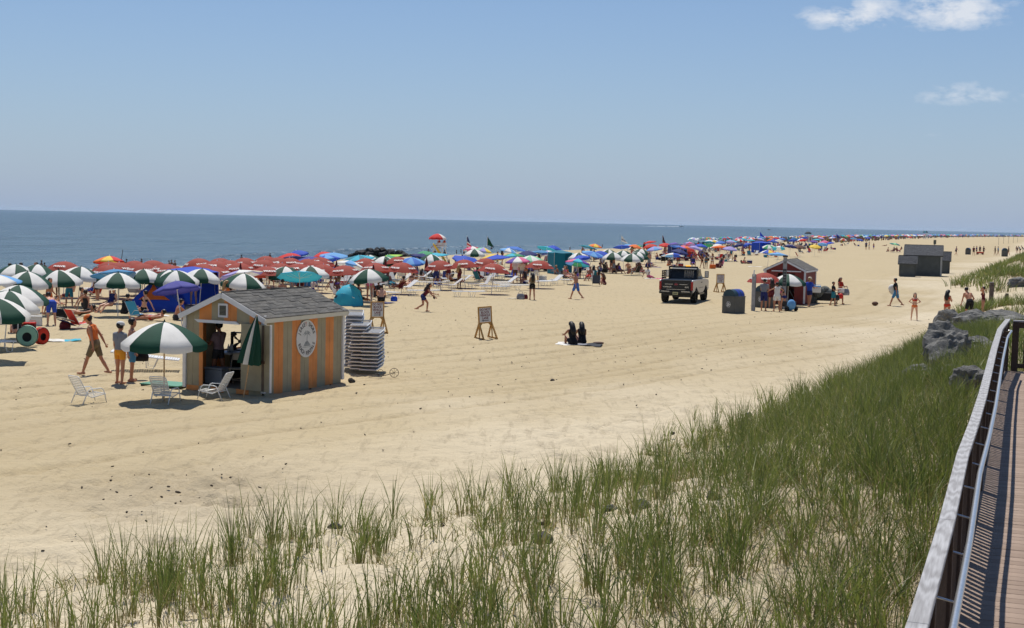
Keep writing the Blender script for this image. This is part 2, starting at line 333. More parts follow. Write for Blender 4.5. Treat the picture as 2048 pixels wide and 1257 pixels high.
# ================================================================== BEACH GRASS
def blades(n, cx, cy, spread, hmin, hmax, lean, seed, wid=.0056, straw=.18, hscale=None):
    """n grass blades for every clump centre (cx, cy): returns vertices, quads and colours"""
    g = np.random.default_rng(seed); k = len(cx) * n; c = np.repeat(np.arange(len(cx)), n)
    a = g.uniform(0, 6.283, k); r = np.abs(g.normal(0, 1, k)) * np.repeat(spread, n); x = cx[c] + r * np.cos(a); y = cy[c] + r * np.sin(a); z = height(x, y) - .03
    hs = np.ones(len(cx)) if hscale is None else hscale
    h = g.uniform(hmin, hmax, k) * hs[c]; az = a + g.normal(0, .7, k); ln = np.abs(g.normal(lean, lean * .55, k)) * h; droop = g.uniform(.0, .35, k) * h * np.clip(ln / h, 0, .7)
    st = g.uniform(0, 1, k) < straw; ln = np.where(st, ln * 1.15 + .04, ln); h = np.where(st, h * .72, h); wd = wid * g.uniform(.7, 1.3, k)
    wa = g.uniform(0, 6.283, k); T = np.array([0, .34, .68, 1.])
    P = np.zeros((k, 4, 2, 3)); W = [.9, 1., .75, .12]
    for i, q in enumerate(T):
        px = x + np.cos(az) * ln * q ** 1.8; py = y + np.sin(az) * ln * q ** 1.8; pz = z + h * q - droop * q ** 3
        for s in (0, 1):
            P[:, i, s, 0] = px + (s * 2 - 1) * np.cos(wa) * wd * W[i]; P[:, i, s, 1] = py + (s * 2 - 1) * np.sin(wa) * wd * W[i]; P[:, i, s, 2] = pz
    tone = g.uniform(0, 1, (k, 1)) * .6 + np.repeat(g.uniform(0, 1, (len(cx), 1)), n, 0) * .4
    green = np.array([.070, .108, .028]) * (1 - tone) + np.array([.235, .255, .085]) * tone
    col = np.where(st[:, None], np.array([.38, .31, .18]) * (.35 + .85 * tone), green)
    C = np.ones((k, 4, 2, 4)); C[..., :3] = col[:, None, None, :]
    sheath = np.array([.23, .15, .085]); C[:, 0, :, :3] = C[:, 0, :, :3] * .35 + sheath * .65; C[:, 3, :, :3] = C[:, 3, :, :3] * .6 + np.array([.22, .19, .08]) * .4
    i0 = np.arange(k)[:, None] * 8; Q = np.concatenate([i0 + np.array([[0, 1, 3, 2]]) + 2 * j for j in range(3)], 0)
    return P.reshape(-1, 3), Q, C.reshape(-1, 4)
m = bpy.data.materials.new('beach_grass'); m.use_nodes = True; t = m.node_tree; b = t.nodes['Principled BSDF']; GRASS = m
ca = N(t, 'ShaderNodeAttribute', attribute_name='col').outputs['Color']; L(t, ca, b.inputs['Base Color']); b.inputs['Roughness'].default_value = .5; b.inputs['Specular IOR Level'].default_value = .3
tr = N(t, 'ShaderNodeBsdfTranslucent'); L(t, mixc(t, 1., ca, (1.25, 1.35, .8), 'MULTIPLY'), tr.inputs[0]); mx = N(t, 'ShaderNodeMixShader'); mx.inputs[0].default_value = .35
L(t, b.outputs[0], mx.inputs[1]); L(t, tr.outputs[0], mx.inputs[2]); L(t, mx.outputs[0], t.nodes['Material Output'].inputs[0])
def grass_obj(name, sets, label, kind='stuff', cat='grass', group=None, origin=None):
    Vs, Qs, Cs, o = [], [], [], 0
    for P, Q, C in sets: Vs.append(P); Qs.append(Q + o); Cs.append(C); o += len(P)
    Vv = np.concatenate(Vs)
    if origin is not None: Vv = Vv - np.array(origin)
    ob = put(name, np_mesh(name, Vv, np.concatenate(Qs), [('col', 'FLOAT_COLOR', np.concatenate(Cs))], smooth=False), GRASS)
    if origin is not None: ob.location = origin
    return tag(ob, label, cat, group, kind)
BOULD = [  # pixel, size (x, y, z), yaw, tilt, mesh, label
 (1897, 664, (.78, .64, .74), .3, .35, 0, 'dark grey boulder at the sand edge with a sloping top'), (1960, 662, (1.0, .75, .64), -.3, -.25, 1, 'broad grey boulder leaning over its neighbour below the timber bollard'),
 (1895, 732, (.72, .74, .96), .9, .1, 2, 'largest blue grey boulder, rounded, half sunk in the dune grass'), (1958, 704, (.8, .6, .34), .2, .1, 3, 'low flat slab of rock behind the largest boulder'),
 (2008, 648, (1.5, .8, .42), -.15, .12, 3, 'long pale slab of rock lying in the grass near the bollard'), (1848, 756, (.55, .45, .26), .4, 0, 1, 'half buried rounded stone in the grass in front of the largest boulder'),
 (1945, 786, (.55, .45, .42), .2, .15, 0, 'grey rock in the grass against the ramp railing'), (1905, 752, (.42, .3, .22), .1, .1, 2, 'small rock at the foot of the largest boulder'), (2040, 585, (1.1, .8, .5), .4, 0, 0, 'grey boulder in the grass beyond the bollard'),
 (1868, 660, (.28, .2, .13), .3, 0, 1, 'flat dark stone lying on sand beside the boulders')]
CLEAR = [(*ground(q[0], q[1])[:2], q[2][0] * .95) for q in BOULD[:9]]
def scatter(n, u0, u1, v0, dens, seed, front=0.):
    """clump centres on the dune between v0 and the grass edge, thinned by dens(u, v)"""
    g = np.random.default_rng(seed); u = g.uniform(u0, u1, n); e = edge(u) - front; v = v0 + (e - v0) * g.uniform(0, 1, n); x, y = xy(u, v)
    keep = (g.uniform(0, 1, n) < dens(u, v, e)) & (v < e) & (np.abs(x) < y * .39 + 1.2)
    for bx, by, br in CLEAR:   # nothing grows through the boulders or in the scoured sand on their near side
        t_ = np.hypot(bx, by); ax, ay = bx / t_, by / t_; al = (x - bx) * ax + (y - by) * ay; ac = np.abs(-(x - bx) * ay + (y - by) * ax); keep &= ~((ac < br) & (al < br) & (al > -2.6 * br))
    return x[keep], y[keep]
RAILV = .33
def dens1(u, v, e):
    patch = np.clip(vn(u * .55, v * .75, 51) * 2.6 - .75, 0, 1); q = (e - v) / np.maximum(e, 1)
    return np.clip(patch * (.25 + 1.1 * q) + .5 * np.clip(q - .45, 0, 1), 0, 1)
x1, y1 = scatter(2100, 9, 58, RAILV + .28, dens1, 3)
xe, ye = scatter(260, 9, 21, 2.5, lambda u, v, e: np.clip(vn(u * .8, v * .8, 77) * 2.4 - .7, 0, 1) * np.clip((19 - u + v * .25) / 4, 0, 1), 33, -.3)
x1 = np.concatenate([x1, xe]); y1 = np.concatenate([y1, ye])
x2, y2 = scatter(5200, 9, 60, RAILV + .25, lambda u, v, e: np.clip(1.15 - v / 5.2, 0, 1), 4)
x3, y3 = scatter(5200, 9, 46, RAILV + .3, lambda u, v, e: np.clip(.25 + vn(u * .6, v * .6, 8), 0, 1) * .8, 5)
grass_obj('beach_grass', [blades(20, x1, y1, np.full(len(x1), .08), .34, .92, .27, 11, straw=.22, hscale=.75 + .4 * vn(x1 * .6, y1 * .6, 3)),
                          blades(16, x2, y2, np.full(len(x2), .14), .3, .72, .5, 12, straw=.24),
                          blades(7, x3, y3, np.full(len(x3), .25), .05, .30, 1.0, 13, straw=.72, wid=.006)], 'dense green beach grass covering the dune beside the ramp')
xb, yb = scatter(1500, 31, 62, -5, lambda u, v, e: np.clip(1.1 - (v + 5) / 8, .15, 1), 36)
x1, y1 = scatter(900, 60, 86, -3, lambda u, v, e: np.clip(vn(u * .25, v * .4, 61) * 2.2 - .55, 0, 1), 6)
x2, y2 = scatter(1900, 104, 260, -6, lambda u, v, e: np.clip(vn(u * .12, v * .35, 71) * 2.4 - .45, 0, 1), 7)
grass_obj('dune_grass', [blades(15, xb, yb, np.full(len(xb), .17), .4, .8, .45, 16, wid=.011), blades(16, x1, y1, np.full(len(x1), .2), .4, .85, .4, 14, wid=.014), blades(11, x2, y2, np.full(len(x2), .4), .5, 1.0, .4, 15, wid=.026)], 'sparse grass on the low dune past the boulders')
# single tufts that have crept out on to the open sand
TUFTS = [(1017, 990, .8), (1065, 985, .75), (1128, 985, .7), (1206, 960, .75), (1195, 945, .5), (968, 1000, .5), (785, 1035, .8), (866, 1010, .6), (1335, 880, .6), (1388, 838, .5), (1435, 828, .5), (1600, 800, .5), (1715, 752, .6), (1335, 950, .8), (1100, 1000, .35),
         (1300, 915, .5), (1355, 865, .35), (1520, 800, .5), (1655, 770, .45), (965, 1060, .7), (1040, 1040, .6), (680, 1080, .8), (1255, 960, .5), (420, 1120, .6), (1836, 700, .45), (1545, 812, .4)]
for k, (px, py, h) in enumerate(TUFTS):
    p = ground(px, py)
    grass_obj('grass_tuft', [blades(16 if h > .45 else 8, np.array([p.x]), np.array([p.y]), np.array([.06]), h * .5, h, .38, 100 + k, straw=.15)],
              'lone tuft of beach grass standing on bare sand at the dune foot', None, 'grass tuft', 'lone grass tufts on the open sand', origin=tuple(p))
# ================================================================== BOULDERS AND STONES
def rock_mesh(name, seed, sub=3, rough=.32):
    bm = bmesh.new(); bmesh.ops.create_icosphere(bm, subdivisions=sub, radius=1); g = random.Random(seed)
    pl = [(Vector((g.uniform(-1, 1), g.uniform(-1, 1), g.uniform(-.6, 1))).normalized(), g.uniform(.55, .86)) for _ in range(11)]
    for v in bm.verts:
        d = v.co.normalized(); r = 1.
        for nrm, dist in pl:
            c = d.dot(nrm)
            if c > .05: r = min(r, dist / c)
        q = np.array([[d.x * 2.2 + seed, d.y * 2.2 + d.z * 1.7]]); r *= 1 + rough * .45 * (float(vn(q[:, 0], q[:, 1], seed)[0]) - .5) + .16 * (float(vn(q[:, 0] * 2.9, q[:, 1] * 2.1 + d.z * 5, seed + 3)[0]) - .5) + .07 * (float(vn(q[:, 0] * 7, q[:, 1] * 5 + d.z * 9, seed + 5)[0]) - .5)
        v.co = d * r
    me = bpy.data.meshes.new(name); bm.to_mesh(me); bm.free(); return me
def stone_mat(name, a, b_, sc=2.5):
    m = bpy.data.materials.new(name); m.use_nodes = True; t = m.node_tree; b = t.nodes['Principled BSDF']; tc = N(t, 'ShaderNodeTexCoord').outputs['Object']
    f = ramp(t, noise(t, tc, sc, 8, .65), [(.3, 0.), (.72, 1.)]); v = ramp(t, noise(t, tc, sc * 5, 5, .7), [(.57, 0.), (.66, 1.)])
    L(t, mixc(t, math_(t, 'MULTIPLY', v, .35), mixc(t, f, a, b_), (.30, .29, .26)), b.inputs['Base Color']); b.inputs['Roughness'].default_value = .85
    bp = N(t, 'ShaderNodeBump'); bp.inputs['Strength'].default_value = .9; bp.inputs['Distance'].default_value = .12; L(t, noise(t, tc, sc * 1.8, 8, .7), bp.inputs['Height']); L(t, bp.outputs[0], b.inputs['Normal']); return m
ROCK = stone_mat('granite_boulder', (.070, .068, .062), (.29, .28, .255)); WETROCK = stone_mat('wet_jetty_rock', (.018, .019, .02), (.06, .06, .058)); PEB = stone_mat('beach_pebble', (.05, .045, .04), (.14, .12, .10), 4)
rock_me = [rock_mesh('boulder', s, 4, .6) for s in (2, 5, 9, 14)]
for px, py, s, yaw, tl, k, lab in BOULD:
    p = ground(px, py); o = put('boulder', rock_me[k], ROCK); o.location = p + Vector((0, 0, s[2] * .42)); o.scale = s; o.rotation_euler = (tl, tl * .5, yaw); tag(o, lab, 'boulder', 'boulders on the dune')
STONES = [(1487, 850, .17), (1498, 832, .12), (1570, 838, .13), (1457, 900, .10), (1428, 1000, .15), (1380, 912, .09), (1285, 1015, .16), (1225, 1022, .12), (1085, 1082, .16), (1204, 975, .13), (1800, 715, .18), (1800, 722, .16), (1085, 1050, .06), (885, 1052, .05), (1316, 913, .06), (670, 1055, .12), (1106, 762, .08), (1750, 718, .07), (1345, 868, .06)]
for px, py, s in STONES:
    p = ground(px, py); o = put('stone', rock_me[random.randrange(4)], PEB if s < .11 else ROCK); o.location = p + Vector((0, 0, s * .2)); o.scale = (s, s * .75, s * .6); o.rotation_euler = (0, 0, random.uniform(0, 6))
    tag(o, ('small dark pebble lying on the bare sand' if s < .11 else 'grey stone lying between the grass tufts'), 'stone', 'stones strewn along the dune foot')
# seaweed and broken shell strewn over the sand: nobody could count it
g = np.random.default_rng(77); mb = MB()
for k in range(560):
    u_, v_ = g.uniform(12, 70), g.uniform(3, 34)
    if k < 50: u_, v_ = g.normal(19.5, 1.9), g.normal(13.2, 1.0)
    elif k < 240: u_ = g.uniform(26, 74); v_ = np.interp(u_, [25, 37, 52, 72], [20, 14.5, 10.6, 5]) + g.normal(0, 3.5)
    if v_ < edge(u_) + .4: continue
    x_, y_ = xy(u_, v_); s = g.uniform(.006, .022) * (1.25 if k < 90 else 1) * (1 if u_ < 30 else 1.1)
    a = g.uniform(0, 6.28); mb.ell((0, 0, 0), (s * g.uniform(.8, 2.4), s, s * .7), 5, 0, Matrix.Translation((x_, y_, zt(x_, y_) + s * .25)) @ Euler((g.uniform(-.5, .5), g.uniform(-.5, .5), a)).to_matrix().to_4x4())
tag(mb.obj('beach_debris', mat('dried_weed', (.06, .046, .032), .9, .4, 3)), 'dark bits of dried weed and shell strewn over the sand', 'debris', kind='stuff')
# ================================================================== RAMP WITH RAILING
RAILZ, DECKZ = 2.80, 1.75
GREYWOOD = bpy.data.materials.new('weathered_rail_wood'); GREYWOOD.use_nodes = True; t = GREYWOOD.node_tree; b = t.nodes['Principled BSDF']
tc = N(t, 'ShaderNodeTexCoord').outputs['Object']; mp = N(t, 'ShaderNodeMapping'); mp.inputs['Scale'].default_value = (11, 1.1, 11); L(t, tc, mp.inputs[0])
wv = N(t, 'ShaderNodeTexWave', wave_type='RINGS'); wv.inputs['Scale'].default_value = 1.6; wv.inputs['Distortion'].default_value = 7.5; wv.inputs['Detail'].default_value = 3; wv.inputs['Detail Scale'].default_value = 1.1; L(t, mp.outputs[0], wv.inputs[0])
ms = N(t, 'ShaderNodeMapping'); ms.inputs['Scale'].default_value = (60, 1.6, 60); L(t, tc, ms.inputs[0])
gr = ramp(t, math_(t, 'ADD', math_(t, 'MULTIPLY', wv.outputs['Fac'], .32), math_(t, 'MULTIPLY', noise(t, ms.outputs[0], 1., 5, .6), .75)), [(.30, 0.), (.78, 1.)]); L(t, mixc(t, gr, (.25, .24, .235), (.46, .455, .455)), b.inputs['Base Color']); b.inputs['Roughness'].default_value = .8
DECKWOOD = [mat('deck_board_%d' % i, c, .75, .12, 3, bump=.25, bscale=30) for i, c in enumerate([(.285, .205, .152), (.315, .228, .17), (.26, .185, .135)])]
BROWNWOOD = mat('brown_stained_timber', (.075, .05, .036), .75, .25, 5, bump=.3, bscale=25)
rp = [Vector((*xy(2.5, .42), RAILZ))]
for px, py in [(1835, 1254), (1894, 1045), (1925.5, 912), (1949, 846), (1966, 790), (1988, 700), (2000, 660), (2016, 640)]:
    d = dirof(px, py); s_ = (RAILZ - CAMZ) / d.z; rp.append(Vector((d.x * s_, d.y * s_, RAILZ)))
ruv = [uv(p.x, p.y) for p in rp]; UEND = ruv[-1][0]
def railv(u): return float(np.interp(u, [q[0] for q in ruv], [q[1] for q in ruv]))
def W3(u, v, z): return Vector((*xy(u, v), z))
deck = empty('boardwalk_ramp', (*xy(3, -.8), DECKZ - .2), -SH, 'brown plank ramp running down beside the dune grass', 'ramp')
Mi = (Matrix.Translation(deck.location) @ Matrix.Rotation(-SH, 4, 'Z')).inverted()
pm = [MB().box((0, 0, 0), (2.5, .138, .03)).mesh('plank', .004) for _ in range(3)]
for k in range(int((UEND - 3) / .145)):
    u = 3.08 + k * .145; p = Mi @ W3(u, railv(u) - 1.20, DECKZ - .015)
    o = put('plank', pm[k % 3], DECKWOOD[(k * 7 + k // 3) % 3], deck); o.location = p + Vector((0, 0, random.uniform(-.002, .002)))
for v_ in (-.05, -1.0, -2.0):
    j = MB().bar(Mi @ W3(3, railv(3) + v_, DECKZ - .15), Mi @ W3(UEND, railv(UEND) + v_, DECKZ - .15), .05, .22); j.obj('joist', BROWNWOOD, deck)
rl = empty('timber_railing', (*xy(3, .4), DECKZ), -SH, 'weathered grey topped timber railing with steel pipe handrail along the ramp', 'railing')
Mi = (Matrix.Translation(rl.location) @ Matrix.Rotation(-SH, 4, 'Z')).inverted()
for a, c in zip(rp[:-1], rp[1:]):   # top boards, one for each length of rail
    d = (c - a).normalized(); MB().bar(Mi @ (a + d * .002), Mi @ (c - d * .002), .095, .036).obj('top_rail', GREYWOOD, rl, .004)
for z0, z1, w_, nm in ((RAILZ - .075, .1, .036, 'sub_rail'), (DECKZ + .11, .09, .036, 'bottom_rail')):
    for a, c in zip(rp[:-1], rp[1:]): MB().bar(Mi @ Vector((a.x, a.y, z0)), Mi @ Vector((c.x, c.y, z0)), w_, z1).obj(nm, BROWNWOOD, rl)
post_me = MB().box((0, 0, .50), (.085, .085, 1.2)).mesh('post', .004); bal_me = MB().box((0, 0, 0), (.034, .034, .86)).mesh('baluster')
u = 3.6
while u < UEND + .1:
    p = Mi @ W3(min(u, UEND), railv(min(u, UEND)), DECKZ - .1); put('post', post_me, BROWNWOOD, rl).location = p; u += 1.755
u = 3.0
while u < UEND:
    put('baluster', bal_me, BROWNWOOD, rl).location = Mi @ W3(u, railv(u), DECKZ + .54); u += .135
pts = [Mi @ W3(q, railv(q) - .135, RAILZ - .13) for q in np.linspace(3, UEND - 1.5, 40)]
pts += [pts[-1] + Vector((0, .03, .0)), pts[-1] + Vector((-.05, .06, 0)), pts[-1] + Vector((-.12, .06, 0))]
MB().tube(pts, .021, 10).obj('handrail', STEEL, rl, smooth=True)
br_me = MB().tube([(-.13, 0, -.05), (-.03, 0, -.07), (0, 0, -.05), (0, 0, 0)], .007, 6).mesh('bracket')
for q in np.arange(4.2, UEND - 1.6, 1.17): put('bracket', br_me, STEEL, rl).location = Mi @ W3(q, railv(q) - .135, RAILZ - .135)
er = empty('end_railing', W3(UEND, railv(UEND) - .05, DECKZ), -SH, 'brown timber end railing across the foot of the ramp', 'railing')
MB().box((1.3, 0, 1.03), (2.5, .12, .036)).obj('top_rail', GREYWOOD, er, .004); MB().box((1.3, 0, .95), (2.5, .036, .12)).obj('sub_rail', BROWNWOOD, er); MB().box((1.3, 0, .11), (2.5, .036, .09)).obj('bottom_rail', BROWNWOOD, er)
for k in range(17): put('baluster', bal_me, BROWNWOOD, er).location = (.29 + k * .145, 0, .52)
put('post', post_me, BROWNWOOD, er).location = (2.5, 0, -.1); MB().box((.11, 0, .43), (.13, .12, 1.12)).obj('corner_post', BROWNWOOD, er, .005)
# ================================================================== SHEDS
PGREY = mat('painted_siding_taupe', (.36, .31, .20), .7, .10, 3, bump=.35, bscale=30); PORANGE = mat('painted_siding_orange', (.70, .26, .072), .7, .12, 3, bump=.35, bscale=30)
PRED = mat('painted_siding_barn_red', (.20, .032, .026), .7, .15, 3, bump=.3, bscale=30); PDARK = mat('painted_siding_charcoal', (.085, .095, .092), .7, .15, 2, bump=.3, bscale=30)
TRIM = mat('white_trim', (.72, .71, .70), .6, .08, 4, bump=.1); TRIM_LIT = mat('lit_trim', (.68, .64, .52), .6, .06, 4)  # side fascia trim: white paint with its lit look put into the colour
SHING = [mat('asphalt_shingle_%d' % i, c, .9, .25, 14, bump=.5, bscale=90) for i, c in enumerate([(.105, .10, .09), (.135, .128, .115), (.085, .082, .075), (.12, .112, .098)])]
DSHING = mat('dark_shingle', (.085, .088, .094), .9, .35, 9, bump=.5, bscale=60)
FLOORW = mat('shed_floor_ply', (.22, .18, .13), .8, .15, 4)
def siding(mb, x0, x1, z0, ztop, th=.016, groove=.2, y=0.):
    """vertical grooved boards in the xz plane facing -y; ztop is a height or a function of x"""
    n = max(1, round((x1 - x0) / groove)); zf = ztop if callable(ztop) else (lambda q: ztop)
    for i in range(n):
        a = x0 + (x1 - x0) * i / n + (.004 if i else 0); c = x0 + (x1 - x0) * (i + 1) / n - (.004 if i < n - 1 else 0); pts = [(a, z0), (c, z0), (c, zf(c))]
        pk = getattr(zf, 'peak', None)
        if pk is not None and a < pk < c: pts.append((pk, zf(pk)))
        pts.append((a, zf(a))); mb.prism(pts, y, y + th, 'y')
    mb.box(((x0 + x1) / 2, y + th + .004, (z0 + min(zf(x0), zf(x1))) / 2), (x1 - x0 - .002, .006, min(zf(x0), zf(x1)) - z0)); return mb
def gable(W, h, pk):
    f = lambda x: h + (pk - h) * (1 - abs(x - W / 2) / (W / 2)); f.peak = W / 2; return f
def shingles(parent, W, L_, h, pk, oh=.12, single=True, mats=SHING, expo=.145, tab=.31, seed=1):
    """both roof slopes: decking plus lapped courses of shingles; single = each shingle an object of its own"""
    g = random.Random(seed); sl = math.atan2(pk - h, W / 2); slen = (W / 2 + oh) / math.cos(sl)
    meshes = [MB().box((0, 0, 0), (tab * k - .006, expo + .05, .012)).mesh('shingle') for k in (.75, 1., 1.25)]
    for side in (1, -1):
        Mx = Matrix.Translation((W / 2, -oh, pk + .035)) @ Matrix.Rotation(side * sl, 4, 'Y')   # local x runs down the slope (mirrored for the left)
        mbd = MB().add([tuple(Mx @ Vector((side * a, c, z))) for z in (-.03, 0) for c in (0, L_ + 2 * oh) for a in (0, slen)], [(0, 1, 3, 2), (4, 6, 7, 5), (0, 4, 5, 1), (2, 3, 7, 6), (0, 2, 6, 4), (1, 5, 7, 3)])
        mbd.obj('roof_deck', mats[2 % len(mats)] if isinstance(mats, list) else mats, parent)
        n = int(slen / expo); big = MB()
        for r in range(n):
            d = slen - (r + .5) * slen / n; y = 0.; k = 0
            y = -g.uniform(0, tab)
            while y < L_ + 2 * oh:
                q = g.choice((0, 1, 2)); w_ = tab * (.75, 1., 1.25)[q]; c = y + w_ / 2; y += w_
                if c - w_ / 2 < 0 or c + w_ / 2 > L_ + 2 * oh: w_ = max(.05, min(c + w_ / 2, L_ + 2 * oh) - max(c - w_ / 2, 0)); c = max(c - .5 * (.75, 1., 1.25)[q] * tab, 0) + w_ / 2
                lift = .008 + g.choice((0, .006, .010))
                M = Mx @ Matrix.Translation((side * (d - .02), c, lift)) @ Matrix.Rotation(side * -.045, 4, 'Y') @ Matrix.Rotation(R(90), 4, 'Z')
                if single:
                    o = put('shingle', meshes[q], g.choice(mats), parent); sx = w_ / (tab * (.75, 1., 1.25)[q]); o.matrix_local = M @ Matrix.Diagonal((sx, 1, 1, 1))
                else: big.box((0, 0, 0), (1, 1, 1)); vs_ = big.v[-8:]; big.v[-8:] = [tuple(M @ Vector((p[0] * (w_ - .006), p[1] * (expo + .05), p[2] * .012))) for p in vs_]
        if not single: big.obj('shingle_courses', mats if not isinstance(mats, list) else mats[1], parent)['kind'] = 'stuff'
def shed_trim(sh, W, L_, h, pk, oh, tm=TRIM, sm=TRIM_LIT, fw=.13):
    sl = math.atan2(pk - h, W / 2)
    for y in (-oh - .012, L_ + oh + .012):
        for s in (1, -1):   # sloping barge boards
            a = Vector((W / 2, y, pk - .03)); c = Vector((W / 2 + s * (W / 2 + oh), y, pk - .03 - (W / 2 + oh) * math.tan(sl))); MB().bar(a, c, .024, fw, up=(0, 0, 1)).obj('barge_board', tm, sh)
    for x in (-oh + .012, W + oh - .012):
        zz = pk - (W / 2 + oh) * math.tan(sl) - .02; MB().box((x, L_ / 2, zz), (.024, L_ + 2 * oh, .11)).obj('fascia', sm, sh)
    for x in (.0, W):
        for y in (0, L_):
            MB().box((x, y, h / 2 + .06), (.10, .10, h - .02)).obj('corner_board', tm, sh, .004)
# --- striped rental hut
W_, L_, H_, PK = 2.46, 3.78, 2.0, 2.56
p0 = ground(370, 779); hut = empty('rental_hut', (p0.x, p0.y, p0.z), R(-24.5), 'orange and taupe striped beach rental hut with shingled gable roof', 'hut')
HUTM = Matrix.Translation(p0) @ Matrix.Rotation(R(-24.5), 4, 'Z')
gf = gable(W_, H_, PK); xs = [.05 + i * (W_ - .1) / 6 for i in range(7)]; ST = [PGREY, PORANGE] * 8
D0, D1, DH = .56, 1.80, 1.80      # doorway
for i in range(6):
    a, c = xs[i], xs[i + 1]
    for q0, q1, z0 in ((a, min(c, D0), .13), (max(a, D0), min(c, D1), DH), (max(a, D1), c, .13)):
        if q1 - q0 > .02: siding(MB(), q0, q1, z0, gf, groove=.203).obj('siding_stripe', ST[i], hut)
    MB().box(((a + c) / 2, .008, .065), (c - a - .004, .03, .125)).obj('sill_board', ST[i + 1], hut)
ys = [.05 + i * (L_ - .1) / 9 for i in range(10)]
Rs = Matrix.Rotation(R(90), 4, 'Z')
for i in range(9):      # right side wall
    mb = siding(MB(), ys[i], ys[i + 1], -.02, H_ + .02, groove=.203); mb.v = [tuple(Matrix.Translation((W_, 0, 0)) @ Rs @ Vector(q)) for q in mb.v]; mb.obj('siding_stripe', ST[i], hut)
for i in range(9):      # left side wall with the open serving hatch
    a, c = ys[i], ys[i + 1]
    for q0, q1, z0, z1 in ((a, min(c, 1.30), -.02, H_ + .02), (max(a, 1.30), min(c, 2.62), -.02, .94), (max(a, 1.30), min(c, 2.62), 1.8, H_ + .02), (max(a, 2.62), c, -.02, H_ + .02)):
        if q1 - q0 > .02: MB().box((.0, (q0 + q1) / 2, (z0 + z1) / 2), (.03, q1 - q0, z1 - z0)).obj('siding_stripe', ST[i], hut)
for i in range(6):      # back wall
    a, c = xs[i], xs[i + 1]; mb = siding(MB(), a, c, -.02, gf, groove=.203); mb.v = [(q[0], L_ - q[1], q[2]) for q in mb.v]; mb.obj('siding_stripe', ST[i], hut)
MB().box((W_ / 2, L_ / 2, .10), (W_ - .06, L_ - .06, .05)).obj('floor', FLOORW, hut)
shed_trim(hut, W_, L_, H_, PK, .12); shingles(hut, W_, L_, H_, PK, .12)
MB().prism([(.52, 1.80), (1.82, 1.80), (1.70, 1.875), (.40, 1.875)], -.16, -.13, 'y').obj('door_track', TRIM, hut)
vent = MB().box((W_ / 2 - .02, -.02, 2.13), (.30, .035, .36)).obj('gable_vent', TRIM, hut, .004)
MB().box((W_ / 2 - .02, -.039, 2.13), (.20, .01, .25)).obj('vent_backing', mat('vent_shadow', (.06, .058, .045), .9), vent)
for k in range(7): MB().box((W_ / 2 - .02, -.048, 2.03 + k * .034), (.19, .03, .007), (.6, 0, 0)).obj('louvre', mat('louvre_tan', (.26, .24, .17), .7), vent)
# the door stands folded back against the front corner
dr = MB().box((.50, -.02, .98), (.98, .035, 1.70)).obj('door', PGREY, hut, .004); dr.location = (D1, -.03, 0); dr.rotation_euler = (0, 0, R(-7))
MB().box((1.0, -.02, .98), (.035, .05, 1.72)).obj('door_edge', TRIM, dr); MB().box((.76, -.045, .98), (.07, .02, 1.66)).obj('door_batten', mat('batten_brown', (.11, .08, .055), .8, .3, 4), dr)
MB().box((.78, -.068, .88), (.10, .03, .07)).obj('latch', mat('rusty_latch', (.06, .03, .02), .7, .4), dr)
# round sign on the side wall
SIGNW = mat('sign_white', (.66, .66, .64), .5, .04); INK = mat('sign_ink', (.045, .04, .05), .6, .1); INKR = mat('sign_red', (.42, .06, .05), .6, .1); INKG = mat('sign_grey', (.30, .32, .32), .6, .25, 20)
SG = Matrix.Translation((W_ + .006, 1.93, 1.34)) @ Matrix(((0, 0, 1, 0), (1, 0, 0, 0), (0, 1, 0, 0), (0, 0, 0, 1)))   # xy of the sign -> wall
mb = MB(); n = 40; mb.prism([(.475 * math.cos(6.2832 * k / n), .50 * math.sin(6.2832 * k / n)) for k in range(n)], 0, .022, 'z'); mb.v = [tuple(SG @ Vector(q)) for q in mb.v]; sg = mb.obj('round_sign', SIGNW, hut)
def arc_text(s, r, a0, a1, flip, size):
    for i, ch in enumerate(s):
        if ch == ' ': continue
        a = R(a0 + (a1 - a0) * i / (len(s) - 1)); vs_, fs_ = text(ch, size, .004, .82); rot = a - R(90) if not flip else a + R(90)
        M = SG @ Matrix.Translation((r * math.cos(a) * .95, r * math.sin(a), .0245)) @ Matrix.Rotation(rot, 4, 'Z'); MB().add([(q[0], q[1], 0) for q in vs_], fs_, 0, M).obj('letter', INKR if (ch == 'Y') else INK, sg)
arc_text('JERSEY SHORE', .39, 158, 22, False, .15); arc_text('BEACH RENTALS', .39, 202, 338, True, .15)
def flat(polys, z=.0245):
    mb = MB()
    for pl in polys: mb.add([(*q, z) for q in pl], [tuple(range(len(pl)))], 0, SG)
    return mb
pal = []
for a, l in ((20, .20), (55, .16), (95, .15), (130, .17), (165, .21), (-10, .17), (190, .16)):   # palm fronds
    c_, s_ = math.cos(R(a)), math.sin(R(a)); pal.append([(.02, .13), (.02 + c_ * l * .5 - s_ * .03, .13 + s_ * l * .5 + .03), (.02 + c_ * l, .13 + s_ * l * .6 - .06), (.02 + c_ * l * .5, .13 + s_ * l * .5 - .015)])
pal += [[(-.01, -.18), (.025, -.18), (.035, .13), (.01, .13)], [(-.16, -.20), (.20, -.20), (.12, -.12), (.05, -.06), (-.06, -.08)], [(-.20, -.235), (.22, -.235), (.22, -.222), (-.20, -.222)]]
flat(pal).obj('palm_emblem', INKG, sg)
